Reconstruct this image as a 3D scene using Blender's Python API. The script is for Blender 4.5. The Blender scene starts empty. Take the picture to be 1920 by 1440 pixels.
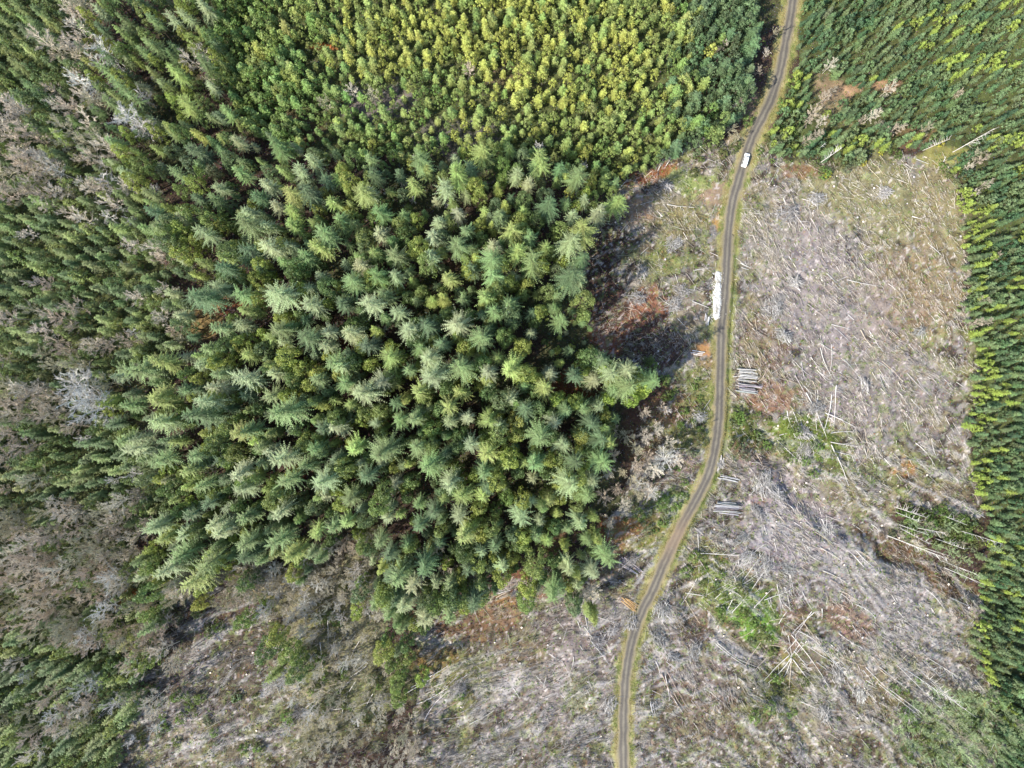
import bpy, math, random
import numpy as np
from mathutils import Vector, Matrix, Euler

random.seed(11)
rng = np.random.default_rng(11)
SC = bpy.context.scene
COL = SC.collection
R = math.radians

# ------------------------------------------------------------------ camera, sky, sun, exposure
CAM_H = 250.0
K = 5.12                                   # photo pixels per metre on flat ground
cam_d = bpy.data.cameras.new("camera"); cam = bpy.data.objects.new("camera", cam_d); COL.objects.link(cam)
cam.location = (0, 0, CAM_H); cam.rotation_euler = (0, 0, 0)
cam_d.sensor_width = 36; cam_d.lens = 18 / (960 / K / CAM_H); cam_d.clip_end = 5000; cam_d.clip_start = 1
SC.camera = cam

SUN_EL, SHADOW_DIR = R(42), R(33)          # shadows fall up and to the right of the frame
w = bpy.data.worlds.new("World"); SC.world = w; w.use_nodes = True
nt = w.node_tree; nt.nodes.clear()
sky = nt.nodes.new("ShaderNodeTexSky"); sky.sky_type = 'NISHITA'; sky.sun_disc = False
sky.sun_elevation = SUN_EL
# the light comes from the direction opposite to the shadows
sun_az = SHADOW_DIR + math.pi              # angle from +X, counter-clockwise
sky.sun_rotation = math.pi / 2 - sun_az
bg = nt.nodes.new("ShaderNodeBackground"); bg.inputs[1].default_value = 0.15
wo = nt.nodes.new("ShaderNodeOutputWorld")
nt.links.new(sky.outputs[0], bg.inputs[0]); nt.links.new(bg.outputs[0], wo.inputs[0])
sd = bpy.data.lights.new("sun", 'SUN'); sd.energy = 4.3; sd.angle = R(0.6); sd.color = (1.0, 0.95, 0.84)
sun = bpy.data.objects.new("sun", sd); COL.objects.link(sun)
to_sun = Vector((math.cos(sun_az) * math.cos(SUN_EL), math.sin(sun_az) * math.cos(SUN_EL), math.sin(SUN_EL)))
sun.rotation_euler = to_sun.to_track_quat('Z', 'Y').to_euler()
sun.location = to_sun * 400
SC.view_settings.view_transform = 'Standard'; SC.view_settings.look = 'None'
SC.view_settings.exposure = 1.24; SC.view_settings.gamma = 1.0
SC.cycles.max_bounces = 5; SC.cycles.diffuse_bounces = 3; SC.cycles.glossy_bounces = 1
SC.cycles.transmission_bounces = 3; SC.cycles.transparent_max_bounces = 4

# ------------------------------------------------------------------ helpers
def P(px, py):                              # a photo pixel as a point of the ground plane
    return (np.asarray(px) - 960) / K, (720 - np.asarray(py)) / K

def lin(c):
    c = np.asarray(c, float) / 255.0
    return np.where(c <= 0.04045, c / 12.92, ((c + 0.055) / 1.055) ** 2.4)

_lat = {}
def vnoise(x, y, scale, seed):
    if seed not in _lat:
        _lat[seed] = np.random.default_rng(seed).random((257, 257))
    L = _lat[seed]
    u = np.asarray(x, float) / scale + 1000.37; v = np.asarray(y, float) / scale + 1000.71
    iu = np.floor(u).astype(int); iv = np.floor(v).astype(int)
    fu = u - iu; fv = v - iv
    fu = fu * fu * (3 - 2 * fu); fv = fv * fv * (3 - 2 * fv)
    a = L[iu % 256, iv % 256]; b = L[(iu + 1) % 256, iv % 256]; c = L[iu % 256, (iv + 1) % 256]; d = L[(iu + 1) % 256, (iv + 1) % 256]
    return (a * (1 - fu) + b * fu) * (1 - fv) + (c * (1 - fu) + d * fu) * fv

def fbm(x, y, scale, seed, octv=4):
    s = 0; a = 1; t = 0
    for i in range(octv):
        s = s + a * vnoise(x, y, scale / 2 ** i, seed + i); t += a; a *= 0.55
    return s / t

def poly_dist(x, y, pts):
    """distance to a polyline given in metres, and the signed side of the nearest segment"""
    best = np.full(np.shape(x), 1e9); side = np.zeros(np.shape(x))
    for (x0, y0), (x1, y1) in zip(pts[:-1], pts[1:]):
        dx, dy = x1 - x0, y1 - y0; L2 = dx * dx + dy * dy
        t = np.clip(((x - x0) * dx + (y - y0) * dy) / L2, 0, 1)
        qx, qy = x0 + t * dx, y0 + t * dy
        d = np.hypot(x - qx, y - qy); s = np.sign((x - x0) * dy - (y - y0) * dx)
        m = d < best; best = np.where(m, d, best); side = np.where(m, s, side)
    return best, side

def in_poly(px, py, poly):
    px = np.asarray(px, float); py = np.asarray(py, float); c = np.zeros(px.shape, bool)
    n = len(poly)
    for i in range(n):
        x0, y0 = poly[i]; x1, y1 = poly[(i + 1) % n]
        if y0 == y1: continue
        t = (py - y0) / (y1 - y0)
        c ^= ((y0 > py) != (y1 > py)) & (px < x0 + t * (x1 - x0))
    return c

def sstep(a, b, v):
    t = np.clip((v - a) / (b - a), 0, 1); return t * t * (3 - 2 * t)

ROAD_PX = [(1496, -140), (1490, -40), (1483, 30), (1474, 80), (1465, 130), (1449, 180), (1437, 205), (1420, 238), (1407, 265), (1395, 302), (1385, 335), (1373, 380), (1367, 430),
           (1364, 480), (1362, 520), (1358, 570), (1353, 620), (1351, 690), (1349, 750), (1346, 800), (1340, 840), (1328, 888), (1303, 940), (1283, 975), (1271, 1000), (1248, 1050),
           (1227, 1100), (1203, 1150), (1185, 1200), (1175, 1250), (1171, 1300), (1169, 1350), (1169, 1420), (1171, 1500), (1176, 1600)]
def smooth_line(pts, step=1.2):
    pts = [np.array(P(*p), float) for p in pts]; out = []
    for i in range(len(pts) - 1):
        p0 = pts[max(i - 1, 0)]; p1 = pts[i]; p2 = pts[i + 1]; p3 = pts[min(i + 2, len(pts) - 1)]
        n = max(2, int(np.linalg.norm(p2 - p1) / step))
        for k in range(n):
            t = k / n
            out.append(0.5 * ((2 * p1) + (-p0 + p2) * t + (2 * p0 - 5 * p1 + 4 * p2 - p3) * t * t + (-p0 + 3 * p1 - 3 * p2 + p3) * t ** 3))
    out.append(pts[-1]); return np.array(out)
ROAD = smooth_line(ROAD_PX)
ROAD_C = ROAD[::5]

GULLY_A = [P(*p) for p in [(1425, 835), (1500, 905), (1575, 985), (1660, 1018), (1760, 1062), (1850, 1112), (1940, 1150)]]
GULLY_B = [P(*p) for p in [(1255, 1090), (1300, 1165), (1400, 1212), (1460, 1275), (1505, 1350), (1520, 1450)]]
GULLY_C = [P(*p) for p in [(1105, 1060), (1160, 1140), (1140, 1260), (1150, 1360)]]

# stands and clearings, outlined in photo pixels
CLEAR = [(1400, 270), (1480, 300), (1600, 300), (1700, 290), (1800, 300), (1805, 380), (1818, 470), (1815, 600), (1832, 740), (1820, 830), (1822, 910), (1850, 960), (1790, 985), (1700, 940), (1670, 980), (1790, 1070),
         (1850, 1110), (1835, 1180), (1850, 1250), (1880, 1290), (1885, 1360), (1890, 1440), (1890, 1700), (760, 1700), (760, 1440), (780, 1330), (800, 1250), (770, 1170), (850, 1130), (960, 1085), (1080, 1095), (1130, 1060),
         (1150, 960), (1190, 860), (1190, 790), (1240, 740), (1240, 700), (1130, 660), (1100, 620), (1080, 540), (1070, 470), (1110, 400), (1170, 345), (1250, 300), (1300, 260), (1380, 255)]
CLEAR_SW = [(215, 1700), (215, 1440), (235, 1330), (270, 1200), (310, 1120), (400, 1095), (480, 1140), (530, 1180), (560, 1300), (570, 1440), (570, 1700)]

# stands in photo pixels, where the crowns show
S_YOUNG = [(480, -160), (1440, -160), (1418, 90), (1400, 200), (1345, 255), (1270, 285), (1170, 330), (1120, 345), (1060, 315), (1000, 290), (850, 285), (700, 290), (600, 290), (500, 260), (440, 200), (400, 130), (390, 60)]
S_MATURE = [(150, 60), (230, -160), (480, -160), (400, 80), (430, 190), (500, 265), (700, 290), (850, 285), (1000, 285), (1060, 320), (1160, 335), (1150, 370), (1105, 405), (1078, 460), (1090, 540), (1085, 590), (1105, 640), (1150, 670), (1150, 700), (1120, 780),
            (1150, 840), (1110, 900), (1120, 1040), (1090, 1100), (980, 1090), (900, 1120), (820, 1170), (760, 1180), (700, 1130), (690, 1040), (640, 1000), (560, 1050), (430, 1055), (340, 1090), (280, 1080), (250, 1020), (330, 940), (230, 830), (200, 720), (260, 680), (360, 640), (310, 500), (250, 380), (180, 250)]
S_LEFT = [(-260, -160), (230, -160), (150, 60), (180, 250), (250, 380), (310, 500), (360, 640), (260, 680), (200, 720), (230, 830), (330, 940), (250, 1020), (280, 1080), (330, 1110), (280, 1190), (240, 1330), (215, 1440), (215, 1600), (-260, 1600)]
S_NE = [(1500, -160), (2180, -160), (2180, 320), (1800, 320), (1775, 265), (1700, 270), (1620, 290), (1500, 290), (1440, 285), (1440, 245), (1480, 200), (1500, 120)]
S_STRIP = [(1805, 320), (2180, 300), (2180, 1600), (1890, 1600), (1885, 1420), (1880, 1330), (1880, 1300), (1870, 1290), (1850, 1250), (1835, 1180), (1855, 1120), (1840, 1080), (1860, 1020), (1860, 965), (1830, 910), (1822, 830), (1835, 740), (1817, 600), (1818, 470)]
S_BARE = [(400, 1075), (560, 1055), (640, 1000), (700, 1050), (735, 1150), (700, 1180), (780, 1400), (780, 1600), (560, 1600), (560, 1320), (545, 1200), (480, 1120)]

def warp(px, py, amt=14):
    return px + (fbm(px, py, 60, 301, 3) - 0.5) * 2 * amt, py + (fbm(px, py, 60, 331, 3) - 0.5) * 2 * amt

def clear_mask(px, py):
    wx, wy = warp(px, py)
    return in_poly(wx, wy, CLEAR) | in_poly(wx, wy, CLEAR_SW)

def streak(px, py, seed=961, across=9.0, along=90.0):
    a = np.where(py > 860, R(36), R(48)); a = np.where(px < 1330, R(-28), a)
    wx = px + (fbm(px, py, 80, 971, 2) - .5) * 70; wy = py + (fbm(px, py, 80, 981, 2) - .5) * 70
    out = 0
    for ang in (36, 48, -28):
        c, s_ = math.cos(R(ang)), math.sin(R(ang)); u = wx * c + wy * s_; v = -wx * s_ + wy * c
        f = vnoise(u * across / along, v, across, seed) * .6 + vnoise(u * across / along * 1.4, v, across * .45, seed + 1) * .4
        out = np.where(np.abs(a - R(ang)) < .01, f, out)
    return out

def height(x, y, rough=True):
    x = np.asarray(x, float); y = np.asarray(y, float)
    rd, side = poly_dist(x, y, ROAD_C)
    flat = sstep(3.2, 9, rd)
    h = (fbm(x, y, 70, 21, 3) - 0.5) * 5
    gl = 0
    for g, dep, wid in ((GULLY_A, 3.0, 6.5), (GULLY_B, 2.2, 5.5), (GULLY_C, 1.4, 5.0)):
        d, s = poly_dist(x + (fbm(x, y, 11, 61, 3) - .5) * 16, y + (fbm(x, y, 11, 71, 3) - .5) * 16, g)
        gl = gl - dep * np.exp(-(d / np.where(s > 0, wid * 0.75, wid * 1.3)) ** 2)
    h = h + gl * sstep(4, 11, rd)
    # roadside ditch on the side away from the forest
    along = sstep(60, 40, y) * sstep(-80, -50, y)
    h = h - 0.9 * along * np.exp(-((rd - 3.5) / 0.7) ** 2) * (side < 0)
    if rough:
        r1 = (fbm(x, y, 6, 81, 3) - 0.5) * 2.4 + (fbm(x, y, 1.7, 91, 2) - 0.5) * 1.0
        h = h + r1 * flat * 0.75 + (streak(960 + x * K, 720 - y * K) - .5) * np.where(y < -27, .9, .35) * flat
    return h

def new_obj(name, data, parent=None, loc=None, **props):
    o = bpy.data.objects.new(name, data); COL.objects.link(o)
    if parent is not None: o.parent = parent
    if loc is not None: o.location = loc
    for k, v in props.items(): o[k] = v
    return o

class Soup:
    """vertices and faces gathered in arrays, written out as one mesh"""
    def __init__(s): s.v = []; s.f3 = []; s.f4 = []; s.c3 = []; s.c4 = []; s.m3 = []; s.m4 = []; s.n = 0
    def add(s, verts, tris=None, quads=None, val=1.0, mat=0):
        verts = np.asarray(verts, float).reshape(-1, 3); s.v.append(verts)
        for f, F, C, M in ((tris, s.f3, s.c3, s.m3), (quads, s.f4, s.c4, s.m4)):
            if f is not None and len(f):
                f = np.asarray(f, int); F.append(f + s.n)
                C.append(np.broadcast_to(np.asarray(val, float), (len(f),)) if np.ndim(val) < 2 else np.asarray(val)); M.append(np.full(len(f), mat))
        s.n += len(verts)
    def mesh(s, name, mats, smooth=False, attr='v'):
        V = np.concatenate(s.v) if s.v else np.zeros((0, 3))
        f3 = np.concatenate(s.f3) if s.f3 else np.zeros((0, 3), int); f4 = np.concatenate(s.f4) if s.f4 else np.zeros((0, 4), int)
        m = bpy.data.meshes.new(name); m.vertices.add(len(V)); m.vertices.foreach_set("co", V.astype(np.float32).ravel())
        n3, n4 = len(f3), len(f4); m.loops.add(n3 * 3 + n4 * 4)
        m.loops.foreach_set("vertex_index", np.concatenate([f3.ravel(), f4.ravel()]).astype(np.int32))
        m.polygons.add(n3 + n4)
        st = np.concatenate([np.arange(n3) * 3, n3 * 3 + np.arange(n4) * 4]).astype(np.int32)
        m.polygons.foreach_set("loop_start", st)
        mi = np.concatenate([np.concatenate(s.m3) if s.m3 else [], np.concatenate(s.m4) if s.m4 else []]).astype(np.int32)
        m.polygons.foreach_set("material_index", mi)
        m.polygons.foreach_set("use_smooth", np.full(n3 + n4, smooth))
        for mt in mats: m.materials.append(mt)
        m.update(calc_edges=True)
        cs = ([np.concatenate(s.c3)] if s.c3 else []) + ([np.concatenate(s.c4)] if s.c4 else [])
        if cs:
            c = np.concatenate(cs)
            if c.ndim == 1:
                a = m.attributes.new(attr, 'FLOAT', 'FACE'); a.data.foreach_set("value", c.astype(np.float32))
            else:
                c = np.concatenate([c, np.ones((len(c), 1))], 1)
                a = m.attributes.new(attr, 'FLOAT_COLOR', 'FACE'); a.data.foreach_set("color", c.astype(np.float32).ravel())
        return m

def unit(a):
    return a / np.maximum(np.linalg.norm(a, axis=-1, keepdims=True), 1e-9)

def add_prisms(s, p0, p1, r0, r1, val=1.0, mat=0, n=3):
    """many tapered sticks at once"""
    p0 = np.atleast_2d(p0); p1 = np.atleast_2d(p1); N = len(p0)
    r0 = np.broadcast_to(r0, (N,)); r1 = np.broadcast_to(r1, (N,))
    d = unit(p1 - p0); up = np.where(np.abs(d[:, 2:3]) > 0.9, np.array([[1., 0, 0]]), np.array([[0, 0, 1.]]))
    a = unit(np.cross(d, up)); b = np.cross(d, a)
    ring = []
    for k in range(n):
        t = 2 * math.pi * k / n + 0.5
        ring.append(math.cos(t) * a + math.sin(t) * b)
    ring = np.stack(ring, 1)
    V = np.concatenate([p0[:, None] + ring * r0[:, None, None], p1[:, None] + ring * r1[:, None, None]], 1)
    base = (np.arange(N) * 2 * n)[:, None, None]
    q = np.array([[k, (k + 1) % n, n + (k + 1) % n, n + k] for k in range(n)])[None]
    F = (base + q).reshape(-1, 4)
    if np.ndim(val) >= 1 and len(val) == N: val = np.repeat(np.asarray(val), n, axis=0)
    elif np.ndim(val) == 1: val = np.broadcast_to(np.asarray(val), (len(F), 3))
    s.add(V.reshape(-1, 3), quads=F, val=val, mat=mat)

def add_leaves(s, c, nrm, size, val=1.0, mat=0, elong=1.3, r=None):
    """triangles at c facing nrm"""
    r = r or rng
    N = len(c); nrm = unit(nrm); t = unit(np.cross(nrm, r.normal(size=(N, 3)))); b = np.cross(nrm, t)
    size = np.broadcast_to(size, (N,))[:, None]
    V = np.stack([c + t * size * elong, c - t * size * 0.6 + b * size * 0.75, c - t * size * 0.6 - b * size * 0.75], 1)
    s.add(V.reshape(-1, 3), tris=np.arange(N * 3).reshape(-1, 3), val=val, mat=mat)

# ------------------------------------------------------------------ materials
def mat_new(name):
    m = bpy.data.materials.new(name); m.use_nodes = True; t = m.node_tree; t.nodes.clear(); return m, t
def N_(t, typ, **kw):
    n = t.nodes.new(typ)
    for k, v in kw.items(): setattr(n, k, v)
    return n
def mixc(t, a, b, f, blend='MIX'):
    n = N_(t, "ShaderNodeMix", data_type='RGBA', blend_type=blend); n.clamp_factor = True
    for s, v in ((0, f), (6, a), (7, b)):
        if hasattr(v, 'is_linked') or hasattr(v, 'links'): t.links.new(v, n.inputs[s])
        elif np.ndim(v) == 0: n.inputs[s].default_value = v
        else: n.inputs[s].default_value = (*v[:3], 1)
    return n.outputs[2]
def math_(t, op, a, b=0.0, c=0.0):
    n = N_(t, "ShaderNodeMath", operation=op)
    for i, v in enumerate((a, b, c)):
        if hasattr(v, 'links'): t.links.new(v, n.inputs[i])
        else: n.inputs[i].default_value = v
    return n.outputs[0]
def scale_c(t, col, f):
    n = N_(t, "ShaderNodeVectorMath", operation='SCALE')
    t.links.new(col, n.inputs[0])
    if hasattr(f, 'links'): t.links.new(f, n.inputs['Scale'])
    else: n.inputs['Scale'].default_value = f
    return n.outputs[0]

def foliage_mat(name, instanced=False, trans=0.4):
    """leaf colour = the tree's own tint x a per-spray variation"""
    m, t = mat_new(name)
    if instanced:
        tint = N_(t, "ShaderNodeAttribute", attribute_type='INSTANCER', attribute_name='tint').outputs['Color']
    else:
        tint = N_(t, "ShaderNodeObjectInfo").outputs['Color']
    v = N_(t, "ShaderNodeAttribute", attribute_type='GEOMETRY', attribute_name='v').outputs['Fac']
    c = scale_c(t, tint, v)
    hsv = N_(t, "ShaderNodeHueSaturation"); t.links.new(c, hsv.inputs['Color'])
    t.links.new(math_(t, 'MULTIPLY_ADD', v, 0.03, 0.475), hsv.inputs['Hue'])
    hsv.inputs['Saturation'].default_value = 0.95
    d = N_(t, "ShaderNodeBsdfPrincipled"); d.inputs['Roughness'].default_value = 0.55; d.inputs['Specular IOR Level'].default_value = 0.35
    t.links.new(hsv.outputs[0], d.inputs['Base Color'])
    tr = N_(t, "ShaderNodeBsdfTranslucent"); t.links.new(mixc(t, hsv.outputs[0], (1.0, 1.0, 0.5), 1.0, 'MULTIPLY'), tr.inputs[0])
    mx = N_(t, "ShaderNodeMixShader"); mx.inputs[0].default_value = trans
    t.links.new(d.outputs[0], mx.inputs[1]); t.links.new(tr.outputs[0], mx.inputs[2])
    o = N_(t, "ShaderNodeOutputMaterial"); t.links.new(mx.outputs[0], o.inputs[0]); return m

def wood_mat(name, instanced=False, fixed=None, vary=True, rough=0.85, grain=True):
    m, t = mat_new(name)
    if fixed is not None:
        rgb = N_(t, "ShaderNodeRGB"); rgb.outputs[0].default_value = (*fixed, 1); tint = rgb.outputs[0]
    elif instanced: tint = N_(t, "ShaderNodeAttribute", attribute_type='INSTANCER', attribute_name='tint').outputs['Color']
    else: tint = N_(t, "ShaderNodeObjectInfo").outputs['Color']
    if vary: tint = scale_c(t, tint, N_(t, "ShaderNodeAttribute", attribute_type='GEOMETRY', attribute_name='v').outputs['Fac'])
    if grain:
        tc = N_(t, "ShaderNodeTexCoord"); n = N_(t, "ShaderNodeTexNoise"); n.inputs['Scale'].default_value = 1.4; n.inputs['Detail'].default_value = 4
        t.links.new(tc.outputs['Object'], n.inputs['Vector'])
        tint = scale_c(t, tint, math_(t, 'MULTIPLY_ADD', n.outputs[0], 0.9, 0.55))
    d = N_(t, "ShaderNodeBsdfPrincipled"); d.inputs['Roughness'].default_value = rough; d.inputs['Specular IOR Level'].default_value = 0.2
    t.links.new(tint, d.inputs['Base Color'])
    o = N_(t, "ShaderNodeOutputMaterial"); t.links.new(d.outputs[0], o.inputs[0]); return m

def attr_mat(name, rough=0.9, noise=None, bump=None, trans=0.0):
    """colour straight from the mesh's own colour attribute 'v' with fine mottling in world space"""
    m, t = mat_new(name)
    c = N_(t, "ShaderNodeAttribute", attribute_type='GEOMETRY', attribute_name='v').outputs['Color']
    d = N_(t, "ShaderNodeBsdfPrincipled"); d.inputs['Roughness'].default_value = rough; d.inputs['Specular IOR Level'].default_value = 0.2
    if noise:
        tc = N_(t, "ShaderNodeTexCoord")
        for sc, amp in noise:
            n = N_(t, "ShaderNodeTexNoise"); n.inputs['Scale'].default_value = sc; n.inputs['Detail'].default_value = 5; n.inputs['Roughness'].default_value = 0.7
            t.links.new(tc.outputs['Object'], n.inputs['Vector'])
            c = scale_c(t, c, math_(t, 'MULTIPLY_ADD', n.outputs[0], 2 * amp, 1 - amp))
            last = n
        # speckles of litter, paler and browner than the soil
        v = N_(t, "ShaderNodeTexVoronoi"); v.inputs['Scale'].default_value = 1.7; t.links.new(tc.outputs['Object'], v.inputs['Vector'])
        f = math_(t, 'MULTIPLY', math_(t, 'LESS_THAN', v.outputs['Distance'], 0.22), 0.45)
        c = mixc(t, c, scale_c(t, v.outputs['Color'], 0.35), f)
        if bump:
            b = N_(t, "ShaderNodeBump"); b.inputs['Strength'].default_value = bump; b.inputs['Distance'].default_value = 0.4
            t.links.new(last.outputs[0], b.inputs['Height']); t.links.new(b.outputs[0], d.inputs['Normal'])
    t.links.new(c, d.inputs['Base Color'])
    o = N_(t, "ShaderNodeOutputMaterial")
    if trans:
        tr = N_(t, "ShaderNodeBsdfTranslucent"); t.links.new(c, tr.inputs[0]); mx = N_(t, "ShaderNodeMixShader"); mx.inputs[0].default_value = trans
        t.links.new(d.outputs[0], mx.inputs[1]); t.links.new(tr.outputs[0], mx.inputs[2]); t.links.new(mx.outputs[0], o.inputs[0])
    else: t.links.new(d.outputs[0], o.inputs[0])
    return m

def plain_mat(name, col, rough=0.5, metal=0.0, coat=0.0):
    m, t = mat_new(name); d = N_(t, "ShaderNodeBsdfPrincipled")
    tc = N_(t, "ShaderNodeTexCoord"); n = N_(t, "ShaderNodeTexNoise"); n.inputs['Scale'].default_value = 3
    t.links.new(tc.outputs['Object'], n.inputs['Vector'])
    rgb = N_(t, "ShaderNodeRGB"); rgb.outputs[0].default_value = (*col, 1)
    t.links.new(scale_c(t, rgb.outputs[0], math_(t, 'MULTIPLY_ADD', n.outputs[0], 0.12, 0.94)), d.inputs['Base Color'])
    d.inputs['Roughness'].default_value = rough; d.inputs['Metallic'].default_value = metal; d.inputs['Coat Weight'].default_value = coat
    o = N_(t, "ShaderNodeOutputMaterial"); t.links.new(d.outputs[0], o.inputs[0]); return m

M_LEAF, M_LEAF_I = foliage_mat("needles"), foliage_mat("needles_of_mass", True)
M_WOOD, M_WOOD_I = wood_mat("bare_wood"), wood_mat("bare_wood_of_mass", True)
M_BARK = wood_mat("bark", fixed=(0.11, 0.085, 0.065))

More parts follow.
